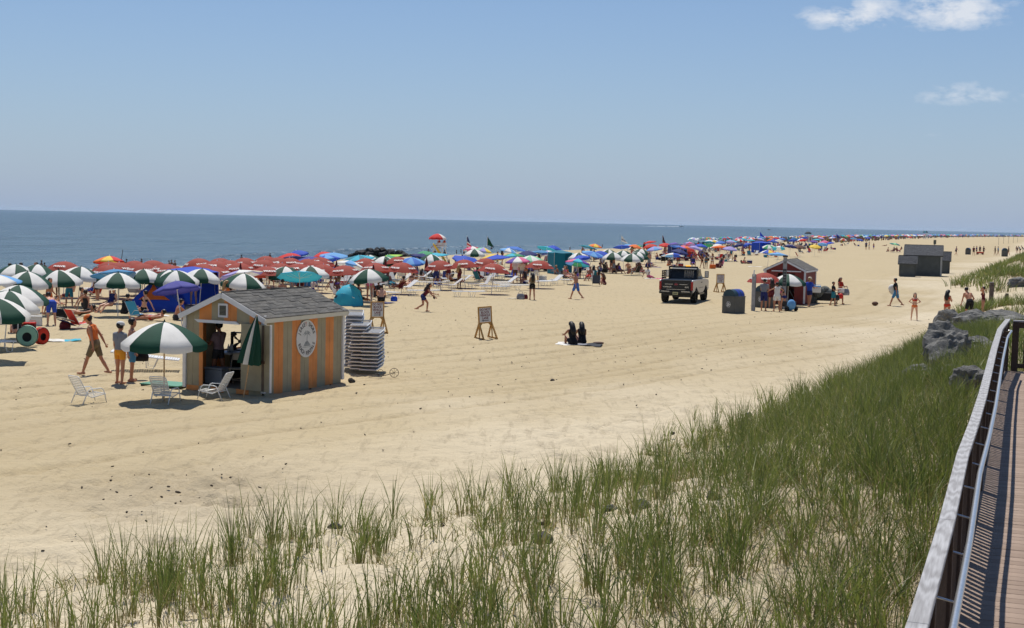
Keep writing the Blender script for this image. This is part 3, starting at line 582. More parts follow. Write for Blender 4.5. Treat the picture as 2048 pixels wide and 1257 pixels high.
# --- things in the hut
def at(M, x, y, z): return M @ Vector((x, y, z))
def local_thing(name, x, y, z, rz, label, cat, group=None): return empty(name, at(HUTM, x, y, z), R(-24.5) + rz, label, cat, group)
FZ = .127
tb = local_thing('counter_table', .42, 1.75, FZ, 0, 'dark counter table under the serving hatch inside the hut', 'table')
MB().box((0, 0, .76), (.6, 1.5, .04)).obj('table_top', mat('laminate_grey', (.30, .30, .31), .5), tb); MB().box((.24, 0, .40), (.02, 1.4, .66)).obj('skirt', cloth('black'), tb)
for a in (-.25, .27):
    for c in (-.68, .68): MB().box((a, c, .37), (.04, .04, .74)).obj('leg', DARK, tb)
fan = local_thing('box_fan', .42, 1.82, FZ + .781, R(10), 'black box fan standing on the counter table', 'fan')
mb = MB().prism([(-.25, 0), (.25, 0), (.25, .5), (-.25, .5)], .0, .0, 'y'); mb = MB()
for a, c, e, h in ((-.235, .25, .03, .5), (.235, .25, .03, .5)): mb.box((a, 0, c), (e, .12, h))
mb.box((0, 0, .015), (.44, .12, .03)).box((0, 0, .485), (.44, .12, .03))
for sx in (-1, 1):
    for sz in (-1, 1): mb.box((sx * .185, 0, .25 + sz * .185), (.11, .10, .11), (0, R(45), 0))
mb.obj('case', BLACK, fan)
mb = MB().lathe([(.001, -.03), (.05, -.03), (.05, .03), (.001, .03)], 12, M=Matrix.Translation((0, 0, .25)) @ Matrix.Rotation(R(90), 4, 'X'))
for k in range(5):
    a = k * 1.2566; mb.add([(.04 * math.cos(a), .02, .25 + .04 * math.sin(a)), (.2 * math.cos(a - .2), -.02, .25 + .2 * math.sin(a - .2)), (.21 * math.cos(a + .25), .03, .25 + .21 * math.sin(a + .25)), (.05 * math.cos(a + .6), .03, .25 + .05 * math.sin(a + .6))], [(0, 1, 2, 3)])
mb.obj('blades', BLACK, fan)
for k, (a, c) in enumerate(((.42, 1.30), (.50, 1.36), (.40, 1.42))):
    bt = MB().lathe([(.001, 0), (.033, 0), (.033, .13), (.013, .18), (.013, .21), (.001, .21)], 10).obj('bottle', mat('clear_bottle', (.55, .6, .62), .15, .05), None, smooth=True); bt.location = at(HUTM, a, c, FZ + .781)
    tag(bt, 'clear drinks bottle standing on the counter table', 'bottle', 'bottles on the hut counter')
ck = local_thing('cooler_chest', .56, .62, FZ, 0, 'grey cooler chest just inside the hut doorway', 'cooler')
COOLG = mat('cooler_grey', (.23, .25, .28), .5, .06); MB().box((0, 0, .19), (.55, .36, .38)).obj('body', COOLG, ck, .02); MB().box((0, 0, .415), (.57, .38, .06)).obj('lid', COOLG, ck, .015)
fc = local_thing('folding_chair', 1.15, .72, FZ, R(200), 'tan metal folding chair in the hut doorway', 'chair')
TANM = mat('tan_metal', (.30, .26, .20), .45, .08)
MB().tube([(-.21, .18, 0), (-.2, -.05, .45), (-.19, -.17, .75), (-.12, -.19, .82), (.12, -.19, .82), (.19, -.17, .75), (.2, -.05, .45), (.21, .18, 0)], .012, 6).obj('frame', TANM, fc); MB().box((0, -.175, .72), (.37, .015, .17)).obj('backrest', TANM, fc); MB().box((0, .02, .44), (.38, .38, .02)).obj('seat', TANM, fc)
for s in (-1, 1): MB().tube([(s * .18, -.22, 0), (s * .18, .14, .43)], .011, 6).obj('leg', TANM, fc)
MB().tube([(-.18, -.16, .10), (.18, -.16, .10)], .009, 6).obj('cross_bar', TANM, fc)
# --- the shovel and the folded umbrella by the door
sv = empty('shovel', ground(527, 790), R(-15), 'short handled shovel stuck upright in sand at the hut door', 'shovel')
MB().tube([(0, 0, .1), (0, 0, .42)], .018, 8).obj('shaft', POLE_T, sv); MB().tube([(0, 0, .42), (0, 0, .5), (-.055, 0, .56), (-.055, 0, .63), (.055, 0, .63), (.055, 0, .56), (0, 0, .5)], .015, 6).obj('grip', BLACK, sv)
MB().prism([(-.09, .2), (.09, .2), (.09, -.02), (0, -.08), (-.09, -.02)], -.008, .008, 'y').obj('blade', BLACK, sv)
# --- red hut
def plain_hut(name, loc, rz, W, Ld, h, pk, wall, label, single=False, tm=TRIM, sm=TRIM, roof=SHING, door=None, oh=.12):
    r = empty(name, loc, rz, label, 'hut'); f = gable(W, h, pk)
    n = max(1, round(W / .6)); xs_ = [.03 + (W - .06) * i / n for i in range(n + 1)]
    for back in (0, 1):
        for i in range(n):
            segs = [(xs_[i], xs_[i + 1], -.05)]
            if door and not back:
                segs = [(xs_[i], min(xs_[i + 1], door[0]), -.05), (max(xs_[i], door[0]), min(xs_[i + 1], door[1]), door[2]), (max(xs_[i], door[1]), xs_[i + 1], -.05)]
            for a, c, z0 in segs:
                if c - a > .02:
                    mb = siding(MB(), a, c, z0, f, groove=.15)
                    if back: mb.v = [(q[0], Ld - q[1], q[2]) for q in mb.v]
                    mb.obj('wall_panel', wall, r)
    n = max(1, round(Ld / .6))
    for i in range(n):
        a, c = .03 + (Ld - .06) * i / n, .03 + (Ld - .06) * (i + 1) / n
        for s in (0, 1):
            mb = siding(MB(), a, c, -.05, h + .02, groove=.15); mb.v = [tuple(Matrix.Translation((W, 0, 0)) @ Rs @ Vector(q)) for q in mb.v]
            if not s: mb.v = [(W - q[0], q[1], q[2]) for q in mb.v]
            mb.obj('wall_panel', wall, r)
    shed_trim(r, W, Ld, h, pk, oh, tm, sm, .11); shingles(r, W, Ld, h, pk, oh, single, roof, seed=5); return r
q = ground(1529, 607); rh = plain_hut('red_hut', q, R(-22), 2.35, 3.66, 2.05, 2.62, PRED, 'barn red beach hut with white trim and grey shingle roof', door=(.72, 1.75, 1.85))
MB().box((1.2, 1.1, .06), (2.2, 2.1, .06)).obj('floor', FLOORW, rh); MB().box((1.25, -.06, 1.97), (1.75, .04, .06)).obj('door_track', TRIM, rh)
# --- charcoal store sheds further down the beach (ridge across the beach)
def ridge_shed(name, px, py, W, D, h, pk, label, rz=-18):
    q = ground(px, py); Mx = Matrix.Translation(q) @ Matrix.Rotation(R(rz), 4, 'Z')
    r = plain_hut(name, q, R(rz - 90), D, W, h, pk, PDARK, label, tm=mat('shed_trim_dark', (.07, .075, .075), .7), sm=mat('shed_trim_dark', (.07, .075, .075), .7), roof=DSHING, oh=.16)
    r.location = Mx @ Vector((0, D, 0)); return r
s1 = ridge_shed('store_shed', 1809, 551.5, 3.45, 2.6, 2.15, 3.05, 'large charcoal store shed with long shingled roof on open sand')
MB().box((1.35, 3.53, 1.05), (.9, .03, 2.0)).obj('door', mat('pale_door', (.30, .32, .32), .6), s1); MB().box((2.6, 3.46, 1.1), (.125, .125, 2.1)).obj('pale_corner_post', mat('pale_post', (.42, .43, .42), .6), s1)
ridge_shed('tool_shed', 1798.5, 553.5, 1.48, 1.1, 1.42, 2.02, 'small charcoal tool shed in front of the large store shed')
ridge_shed('locker_shed', 1881, 547.5, .86, 1.2, 1.55, 2.3, 'narrow charcoal shed with dark roof standing past the store shed')
# ================================================================== SIGNS, BINS, POSTS
SIGNWOOD = mat('yellow_pine_lumber', (.44, .235, .06), .7, .2, 5, bump=.2)
def lane_sign(px, py, rz, arrow, lean, label):
    r = empty('lane_sign', ground(px, py), R(rz), label, 'sign', 'vehicle lane signs', tilt=(0, R(lean)))
    w, z0, z1 = .29, .60, 1.26
    bd = MB().box((0, -.012, (z0 + z1) / 2), (2 * w - .11, .012, z1 - z0 - .11)).obj('sign_board', mat('sign_board_white', (.60, .61, .62), .5, .05), r)
    for s in (-1, 1): MB().box((s * (w - .025), 0, (z0 + z1) / 2), (.05, .04, z1 - z0)).obj('side_rail', SIGNWOOD, r)
    for z in (z0 + .025, z1 - .025): MB().box((0, .001, z), (2 * w - .1, .038, .05)).obj('cross_rail', SIGNWOOD, r)
    for k, (s_, sz) in enumerate((('DO NOT', .125), ('BLOCK', .125), ('VEHICLE', .125), ('LANE', .125))):
        vs_, fs_ = text(s_, sz, .004, .86); MB().add([(a, -.020, z1 - .12 - k * .112 + c) for a, c in vs_], fs_).obj('lettering', mat('sign_lettering', (.16, .035, .04), .6, .1), bd)
    a = arrow; zz = z0 + .115
    MB().add([(-a * .14, -.02, zz - .012), (a * .08, -.02, zz - .012), (a * .08, -.02, zz - .035), (a * .15, -.02, zz), (a * .08, -.02, zz + .035), (a * .08, -.02, zz + .012), (-a * .14, -.02, zz + .012)], [tuple(range(7))]).obj('arrow', INK, bd)
    for s in (-1, 1):   # each side stands on a splayed A of lumber across a foot board
        x = s * (w - .03)
        for d in (-1, 1): MB().bar((x, 0, z0 + .02), (x + s * .02, d * .42, .05), .045, .075).obj('leg', SIGNWOOD, r)
        MB().bar((x, 0, z0), (x + s * .01, 0, .05), .03, .05).obj('leg', SIGNWOOD, r)
        MB().bar((x + s * .02, -.48, .03), (x + s * .02, .48, .03), .045, .06).obj('foot_board', SIGNWOOD, r)
        MB().bar((x - s * .005, .0, z0 - .09), (x - s * .11, 0, z0 + .0), .03, .05).obj('corner_brace', SIGNWOOD, r)
lane_sign(754, 666, 26, 1, 0, 'wooden vehicle lane sign with right arrow beside the stacked loungers')
lane_sign(972, 678, 24, -1, -4, 'leaning wooden vehicle lane sign with left arrow on open sand')
lane_sign(1440, 585, 14, 1, 0, 'wooden vehicle lane sign with right arrow next to the pickup truck')
BING = mat('bin_panel_grey', (.105, .105, .095), .7, .12, 3, bump=.2); BTEAL = mat('bin_lid_teal', (.02, .055, .075), .5, .1); BBLUE = mat('bin_lid_blue', (.03, .06, .33), .45, .1)
def recycle_bin(loc, rz, label, sc=1., sym=True):
    r = empty('recycling_bin', loc, rz, label, 'bin', 'recycling bins on the sand', scale=sc); w, d, h = .82, .86, .86
    for k in range(7):   # slatted panels round the box
        for s in (0, 1):
            MB().box((-w / 2 + w * (k + .5) / 7, (-d / 2, d / 2)[s], h / 2), (w / 7 - .006, .03, h)).obj('panel', BING, r)
            MB().box(((-w / 2, w / 2)[s], -d / 2 + d * (k + .5) / 7, h / 2), (.03, d / 7 - .006, h)).obj('panel', BING, r)
    MB().box((0, 0, h / 2), (w - .04, d - .04, h - .02)).obj('liner', BLACK, r); MB().box((0, 0, h + .02), (w + .06, d + .06, .045)).obj('rim', BING, r)
    arc = [(.40 * math.cos(math.pi * k / 14), .86 + .045 + .36 * math.sin(math.pi * k / 14)) for k in range(15)]
    MB().prism(arc, -d / 2 + .02, d / 2 - .02, 'y').obj('lid', BTEAL, r)
    for y0, y1 in ((-.12, .08), (.14, .38)):
        MB().prism([(x * 1.012, (z - .905) * 1.012 + .905) for x, z in arc], y0, y1, 'y').obj('lid_stripe', BBLUE, r)
    if sym:
        hx = lambda q: [(q * math.cos(R(60 * k)), q * math.sin(R(60 * k))) for k in range(6)]; o_, i_ = hx(.16), hx(.135); mb = MB(); y = -d / 2 - .019
        mb.add([(a, y, .47 + c) for a, c in o_ + i_], [(k, (k + 1) % 6, (k + 1) % 6 + 6, k + 6) for k in range(6)])
        mb.obj('emblem_border', WHITE, r); em = MB().add([(a, y + .001, .47 + c) for a, c in i_], [tuple(range(6))]).obj('emblem', BLACK, r)
        for k in range(3):
            M = Matrix.Translation((0, y - .002, .47)) @ Matrix.Rotation(R(120 * k), 4, 'Y')
            MB().add([(-.075, 0, .035), (-.035, 0, .02), (.0, 0, .075), (.03, 0, .03), (.055, 0, .045), (.05, 0, -.01), (.0, 0, .012), (.015, 0, .02), (-.005, 0, .10), (-.03, 0, .10)], [tuple(range(10))], 0, M).obj('arrow', WHITE, em)
recycle_bin(ground(1470, 628) + Vector((0, .55, 0)), R(-47), 'slatted grey recycling bin with blue striped arched lid standing alone'); recycle_bin(ground(1532, 616) + Vector((0, .4, 0)), R(-47), 'slatted grey recycling bin behind the customers at the red hut')
recycle_bin(ground(1936, 509.5), R(150), 'far slatted bin beside the group at the wagon', 1.05, False); recycle_bin(ground(2009, 513.5), R(165), 'far slatted bin near the dune grass edge', 1.25, False)
PW = mat('weathered_board', (.33, .33, .34), .8, .2, 5, bump=.3)
pp = empty('marker_post', ground(1506, 622), R(-20), 'tall pale board post beside the recycling bins', 'post'); MB().box((0, 0, 1.0), (.20, .12, 2.0)).obj('board', PW, pp, .005); MB().box((.0, -.065, 2.05), (.07, .02, .36), (0, .05, 0)).obj('blade', WHITE, pp); MB().box((.106, 0, 1.0), (.012, .10, 1.9)).obj('edge_strip', mat('strip_dark', (.10, .10, .11), .8), pp)
pp = empty('sign_post', ground(1567, 619), R(-14), 'tall grey post with a dark notice panel in front of the red hut', 'sign post'); MB().box((0, 0, 1.45), (.21, .12, 2.9)).obj('post', PW, pp, .005); MB().box((0, 0, 2.96), (.27, .18, .10)).obj('cap', BROWNWOOD, pp); nb = MB().box((0, -.075, 1.78), (.20, .03, .95)).obj('notice', mat('notice_dark', (.045, .05, .055), .5), pp)
for k in range(5): MB().box((0, -.094, 2.12 - k * .16), (.13, .006, .05)).obj('notice_line', mat('notice_line', (.22, .23, .24), .5), nb)
for k in (-1, 1): MB().box((k * .03, -.064, 2.62), (.02, .01, .12)).obj('slot', BLACK, pp)
bl = empty('timber_bollard', ground(1982, 606), 0, 'thick round timber bollard with rope collar in the dune grass', 'bollard'); MB().lathe([(.001, 1.32), (.13, 1.32), (.145, 1.28), (.145, 0), (.001, 0)], 16).obj('post', mat('bollard_timber', (.11, .085, .072), .85, .25, 5, bump=.4), bl, smooth=False); MB().lathe([(.15, 1.06), (.175, 1.08), (.175, 1.14), (.15, 1.16)], 16).obj('rope_collar', mat('rope_brown', (.10, .075, .06), .9), bl); MB().lathe([(.001, 1.34), (.12, 1.345), (.135, 1.32)], 16).obj('cap', mat('bleached_top', (.35, .32, .28), .8), bl)
bl = empty('stump_post', ground(2013, 603), .3, 'short broken timber stump in the dune grass', 'post'); MB().lathe([(.001, .5), (.09, .52), (.13, .4), (.13, 0), (.001, 0)], 9).obj('post', MATS['bollard_timber'], bl)
pp = empty('notice_pole', ground(1868, 520), 0, 'thin pole with small dark notice behind the store shed', 'sign'); MB().tube([(0, 0, 0), (0, 0, 2.6)], .04).obj('pole', DARK, pp); MB().box((0, -.05, 2.75), (.42, .04, .7)).obj('notice', mat('notice_olive', (.10, .11, .09), .6), pp)
for px, y0, y1 in ((1997, 491, 471), (2007, 488, 474), (2017, 487.5, 474), (2026.5, 486.5, 474), (2035, 485, 475)):
    q = ground(px, y0); h = (y0 - y1) / F * q.y * .98; o = MB().tube([(0, 0, 0), (0, 0, h)], .05).obj('net_pole', mat('pole_grey', (.2, .19, .18), .7)); o.location = q; tag(o, 'thin upright pole in the row on the far sand', 'pole', 'row of poles on the far sand')
# ================================================================== UMBRELLAS
def panel_mesh(name, Rr, h, val, prof=1.7, segs=8, sag=.05):
    """one gore of an umbrella canopy, apex at the origin, spanning +-pi/segs about +x"""
    V_, Fc = [], []; n, k = 6, 6; a = math.pi / segs
    for i in range(n + 1):
        q = max(i / n, .02)
        for j in range(k + 1):
            th = -a + 2 * a * j / k; e = 1 - (abs(th) / a) ** 2
            r = Rr * math.cos(a) / math.cos(th) * .35 + Rr * .65; r = r * q * (1 - sag * e * q)
            V_.append((r * math.cos(th), r * math.sin(th), -h * q ** prof - .025 * e * q))
    for i in range(n):
        for j in range(k): p = i * (k + 1) + j; Fc.append((p, p + k + 1, p + k + 2, p + 1))
    if val:
        o = len(V_)
        for j in range(k + 1):
            x, y, z = V_[n * (k + 1) + j]; e = 1 - (abs(j - k / 2) / (k / 2)) ** 2; V_.append((x * 1.0, y * 1.0, z - val * (.85 + .15 * e)))
        for j in range(k): p = n * (k + 1) + j; Fc.append((p, o + j, o + j + 1, p + 1))
    me = bpy.data.meshes.new(name); me.from_pydata(V_, [], Fc); me.polygons.foreach_set('use_smooth', [True] * len(Fc)); return me
KINDS = {  # radius, rise, valance, profile, apex height
 'rental': (1.04, .52, .16, 1.8, 1.93), 'logo': (1.03, .54, .0, 2.0, 1.93), 'crowd': (.98, .36, .07, 1.5, 1.95), 'flat': (1.12, .26, .03, 1.25, 1.95)}
PANEL = {k: panel_mesh('panel', v[0], v[1], v[2], v[3]) for k, v in KINDS.items()}
POLES = {k: MB().tube([(0, 0, -.25), (0, 0, v[4] - .03)], .019, 7).mesh('pole') for k, v in KINDS.items()}
FINIAL = MB().lathe([(.001, .07), (.018, .05), (.022, .02), (.05, -.02)], 8).mesh('finial'); RIB = {k: MB().tube([(0, 0, v[4] - .35), (v[0] * .55, 0, v[4] - .06 - v[1] * .55 ** v[3])], .007, 4).mesh('rib') for k, v in KINDS.items()}
def on_canopy(kind, th, q):
    Rr, h, val, pr, top = KINDS[kind]; return Vector((Rr * q * math.cos(th) * 1.012, Rr * q * math.sin(th) * 1.012, top - h * q ** pr + .012))
LV, LF = text('WAVE', .175, .009, 1.35)
def logo_mesh():
    """lettering wrapped on the canopy, facing +x"""
    vs_ = []
    for x, y in LV:
        q = .76 - y * .80; vs_.append(tuple(on_canopy('logo', x / (1.03 * .76), q)))
    me = bpy.data.meshes.new('lettering'); me.from_pydata(vs_, [], LF); return me
LOGO = logo_mesh(); LOGOW = mat('logo_white', (.75, .74, .70), .6, .04)
def umbrella(loc, kind, cols, label, group, rz=None, tilt=None, detail=True, sc=1., name='beach_umbrella', pole=POLE_W):
    rz = random.uniform(0, 6.28) if rz is None else rz; tl = tilt if tilt is not None else (random.uniform(-.09, .09), random.uniform(-.09, .09))
    r = empty(name, loc, rz, label, 'umbrella', group, tilt=tl, scale=sc); top = KINDS[kind][4]
    put('pole', POLES[kind], pole, r)
    for k in range(8):
        put('panel', PANEL[kind], cloth(cols[k % len(cols)]), r, Matrix.Translation((0, 0, top)) @ Matrix.Rotation(k * math.pi / 4, 4, 'Z'))
        if detail: put('rib', RIB[kind], POLE_W, r, Matrix.Rotation((k + .5) * math.pi / 4, 4, 'Z'))
    put('finial', FINIAL, cloth(cols[0]) if kind == 'rental' else WHITE, r).location = (0, 0, top)
    if kind == 'logo':
        for k in range(4): put('lettering', LOGO, LOGOW, r, Matrix.Rotation(k * math.pi / 2 + math.pi / 4, 4, 'Z'))
    return r
def by_top(px, py, top):
    """foot of an upright thing whose top shows at a photo pixel"""
    d = dirof(px, py); z = 0.
    for _ in range(30):
        t_ = max(8., min((z + top - CAMZ) / d.z if d.z < -1e-4 else 1500., 1500.)); z = .5 * z + .5 * zt(d.x * t_, d.y * t_)
    return Vector((d.x * t_, d.y * t_, z))
GW = ['bottle green', 'white']
umbrella(ground(328, 801), 'rental', GW, 'green and white umbrella standing over the strap chairs by the striped hut', None, rz=R(-112.5) + .15, tilt=(0, 0), pole=POLE_T)
G_ = [(32, 529), (72, 529), (53, 543), (121, 540), (155.5, 533.6), (236, 546), (35, 570.5), (8, 581), (-10, 595), (292, 539), (343, 540), (356, 541), (399, 538), (480, 547), (571, 533.6), (626, 533), (744, 538), (744, 510), (766, 513), (860, 509), (949, 499), (1158, 506), (1216, 499), (1227, 505), (1248, 501.5), (1264, 507.6), (1280, 498), (1275, 504)]
for px, py in G_: umbrella(by_top(px, py, 1.93), 'rental', GW, 'green and white panelled rental umbrella open among the sunbathers', 'green and white rental umbrellas', detail=px < 800)
WV = [(126.5, 523), (222, 524), (238, 525), (219, 530), (285, 527), (271, 522), (308, 521), (330, 528), (345, 531), (401, 517), (442, 516.5), (431, 522), (461, 521), (491, 516), (407, 528), (433, 534), (481, 526), (528, 519.5), (535, 512.5), (560, 515), (582, 516), (614, 518), (639, 514.6), (558, 526.5), (533, 533), (597, 527.5), (637, 522), (644, 529), (692, 531), (733, 517), (796.5, 514), (752.5, 526), (803.5, 525), (882.5, 521), (932, 519.5), (970, 516.5), (984, 527), (1078, 521)]
for px, py in WV: umbrella(by_top(px, py, 1.93), 'logo', ['rust red'], 'rust red dome umbrella with white lettering over the white loungers', 'rust red rental umbrellas', rz=SH + random.choice((0, R(90), R(40))) + random.uniform(-.35, .35), detail=False)
def closed_umbrella(loc, cols, label, group, tilt=(0, 0), h=1.95, rz=0., pole=POLE_W, ln=1.0, wd=.14):
    r = empty('closed_umbrella', loc, rz, label, 'umbrella', group, tilt=tilt); MB().tube([(0, 0, -.1), (0, 0, h)], .019, 7).obj('pole', pole, r)
    for k in range(8):
        a0, a1 = (k - .5) * math.pi / 4, (k + .5) * math.pi / 4; vs_ = []
        for z, q in ((h + .0, .012), (h - ln * .3, wd * .45), (h - ln * .65, wd * .8), (h - ln, wd)):
            for j, a in enumerate((a0, (a0 + a1) / 2, a1)): rr = q * (1.15 if j == 1 else .72); vs_.append((rr * math.cos(a), rr * math.sin(a), z))
        MB().add(vs_, [(i * 3 + j, i * 3 + j + 1, i * 3 + j + 4, i * 3 + j + 3) for i in range(3) for j in range(2)]).obj('panel', cloth(cols[k % len(cols)]), r)
    return r
closed_umbrella(ground(487, 796), ['bottle green', 'bottle green', 'white', 'bottle green'], 'furled green and white umbrella leaning on the open hut door', None, tilt=(R(-3), R(8)), h=2.12, rz=R(-20), pole=POLE_T, ln=1.25, wd=.27)
for px, py in ((673, 520), (771, 517), (853.5, 514), (747, 528), (481, 525), (898, 517)): closed_umbrella(by_top(px, py, 2.0), ['burgundy'], 'furled dark red umbrella standing among the open red ones', 'furled red umbrellas', h=2.0)
MISC = [(220, 512, 'crowd', ['orange', 'yellow', 'red', 'maroon']), (234, 538, 'flat', ['sky blue']), (3, 549, 'crowd', ['light blue', 'white']), (493, 539, 'flat', ['cream', 'lavender', 'white']), (600, 541, 'flat', ['turquoise']), (582, 505.5, 'crowd', ['red']), (602, 500, 'crowd', ['blue']), (590, 511, 'flat', ['navy']), (655, 503, 'crowd', ['red']), (667, 505, 'flat', ['light blue']),
 (661, 510, 'crowd', ['blue', 'light blue']), (690, 519.5, 'crowd', ['light blue', 'white']), (625, 513, 'flat', ['violet']), (366, 561, 'crowd', ['violet']), (724, 510, 'flat', ['turquoise', 'teal']), (789, 508.5, 'flat', ['lime', 'green']), (835, 506, 'crowd', ['navy']), (853.5, 502, 'crowd', ['green']), (875.5, 506, 'flat', ['turquoise']), (824.5, 514, 'crowd', ['light blue', 'cornflower blue']),
 (925, 511, 'flat', ['blue']), (946, 493, 'crowd', ['pink', 'white', 'red']), (962, 495, 'crowd', ['light blue', 'pale green', 'lavender', 'yellow']), (988, 508.5, 'crowd', ['yellow']), (997, 510, 'flat', ['royal blue']), (1009, 495, 'crowd', ['white', 'light blue']), (1027, 493, 'flat', ['cornflower blue']), (1087, 492, 'flat', ['turquoise']), (1103, 491, 'crowd', ['royal blue']), (1056, 501.5, 'crowd', ['navy']), (1081, 500.6, 'flat', ['sky blue']), (1101, 501, 'crowd', ['lavender', 'white']),
 (1028.5, 507, 'flat', ['turquoise', 'green']), (1039, 514, 'crowd', ['pink', 'purple', 'white']), (1062, 511, 'crowd', ['white', 'pale green']), (1134, 503, 'crowd', ['pink', 'turquoise']), (1169, 510, 'crowd', ['royal blue', 'blue']), (1150.6, 517, 'crowd', ['purple', 'pink', 'turquoise', 'green', 'light blue']), (1178, 501.5, 'flat', ['light blue', 'cornflower blue']), (1201, 501.5, 'crowd', ['blue']), (1187, 488, 'crowd', ['orange', 'yellow']), (1170, 490, 'flat', ['teal']),
 (1246, 490, 'flat', ['blue']), (1259, 488, 'crowd', ['light blue']), (1266, 489, 'crowd', ['orange']), (1277, 489, 'crowd', ['green', 'white']), (1303, 482, 'flat', ['red']), (1304.5, 488, 'crowd', ['scarlet']), (1313, 493, 'crowd', ['light blue', 'lavender']), (1330, 486, 'crowd', ['red']), (1348, 485, 'crowd', ['purple']), (1378, 484, 'crowd', ['lavender', 'pink']), (1352, 491, 'flat', ['cornflower blue']), (1367, 491, 'crowd', ['orange', 'pink']), (1347, 506, 'flat', ['light blue', 'white', 'blue']), (1354, 498, 'crowd', ['navy']),
 (1418, 482, 'flat', ['teal']), (1413.6, 487.5, 'flat', ['green']), (1430, 480.5, 'crowd', ['yellow', 'white']), (1442.6, 482, 'crowd', ['cornflower blue']), (1440, 491, 'flat', ['orange']), (1458, 493, 'crowd', ['lavender']), (1438, 487.5, 'crowd', ['white']), (1399.5, 488, 'crowd', ['royal blue']), (1384, 491, 'crowd', ['lavender']), (1462, 480, 'flat', ['turquoise']), (1476, 477, 'crowd', ['red', 'white']), (1482, 486.6, 'crowd', ['navy']), (1500.6, 479, 'flat', ['turquoise']), (1498, 486, 'crowd', ['blue']), (1515, 480, 'crowd', ['navy']),
 (1518, 476, 'crowd', ['lavender']), (1538, 489, 'crowd', ['green', 'white']), (1558, 492, 'crowd', ['white', 'turquoise']), (1544.5, 477, 'crowd', ['orange']), (1545, 481, 'flat', ['blue']), (1558, 479, 'crowd', ['white']), (1579, 489, 'crowd', ['navy']), (1586, 478, 'crowd', ['blue']), (1607, 478, 'crowd', ['red']), (1536.6, 500, 'crowd', ['white', 'blue', 'yellow', 'red']), (1554, 505, 'flat', ['light blue']), (1596, 489, 'crowd', ['brown']), (1629, 489, 'crowd', ['yellow']), (1633, 478, 'flat', ['turquoise']), (1626, 481, 'crowd', ['purple']),
 (1644, 485, 'crowd', ['light blue']), (1663, 484, 'crowd', ['blue']), (1685, 477, 'crowd', ['red', 'white']), (1707, 475.5, 'flat', ['light blue']), (1736, 474.5, 'crowd', ['blue']), (1787, 486, 'flat', ['teal', 'pale green']), (1819, 473, 'crowd', ['red']), (1650, 481, 'crowd', ['pink']), (1718, 478, 'crowd', ['blue'])]
UMB = []
for px, py, kd, cols in MISC:
    p = by_top(px, py, KINDS[kd][4]); UMB.append(p); nm = cols[0] + (' and ' + cols[1] if len(cols) == 2 else ' multicoloured' if len(cols) > 2 else '')
    umbrella(p, kd, cols, nm + ' beach umbrella in the crowd by the water', 'assorted beach umbrellas', detail=p.length < 75, tilt=(random.uniform(-.25, .25), random.uniform(-.25, .25)))
WAVE_P = [by_top(a, b_, 1.93) for a, b_ in WV]; G_P = [by_top(a, b_, 1.93) for a, b_ in G_]
# two umbrellas by the red hut
umbrella(ground(1528, 612), 'logo', ['rust red'], 'rust red umbrella with white lettering over the customers at the red hut', None, rz=R(-90 - 45), tilt=(0, R(2)), detail=False, pole=POLE_T)
umbrella(ground(1575, 613), 'rental', GW, 'green and white umbrella in front of the red hut door', None, rz=R(-112.5) - .12, tilt=(0, 0), sc=.97)
# further down the beach: single umbrellas of one canopy, then a mass
def canopy_mesh(sides=8, Rr=1., h=.38, val=.06):
    mb = MB(); prof = [(.02, 0), (.35, -.06), (.7, -.2), (1., -h), (1., -h - val)]
    for k in range(sides):
        vs_ = [(Rr * r * math.cos(a), Rr * r * math.sin(a), 1.95 + z) for r, z in prof for a in (2 * math.pi * k / sides, 2 * math.pi * (k + 1) / sides)]
        mb.add(vs_, [(i * 2, i * 2 + 2, i * 2 + 3, i * 2 + 1) for i in range(len(prof) - 1)], k % 2)
    return mb.mesh('canopy')
CAN = canopy_mesh(); FARC = ['blue', 'light blue', 'turquoise', 'red', 'white', 'navy', 'cornflower blue', 'green', 'orange', 'royal blue', 'lavender', 'yellow', 'pink', 'sky blue']
def strip_v(u): return np.interp(u, [150, 250, 420, 900, 3000], [36, 44, 50, 52, 55])
g = random.Random(21); n_far = 0
while n_far < 115:
    u = 230 * math.exp(g.uniform(0, 1.25)); lo = strip_v(u); v = g.uniform(lo + (4 if u < 330 else 0), 90)
    x, y = xy(u, v); px = 1024 + F * x / y
    if px < 1380 or any((Vector((x, y, 0)) - q).xy.length < 2.6 for q in UMB): continue
    n_far += 1; c = g.choice(FARC); c2 = g.choice([c, c, 'white', g.choice(FARC)]); z = zt(x, y); UMB.append(Vector((x, y, z)))
    r = empty('beach_umbrella', (x, y, z), g.uniform(0, 6), (c if c == c2 else c + ' and ' + c2) + ' umbrella far down the crowded shore', 'umbrella', 'umbrellas far down the shore', tilt=(g.uniform(-.2, .2), g.uniform(-.2, .2)))
    put('pole', POLES['crowd'], POLE_W, r); put('canopy', CAN, [cloth(c), cloth(c2)], r)
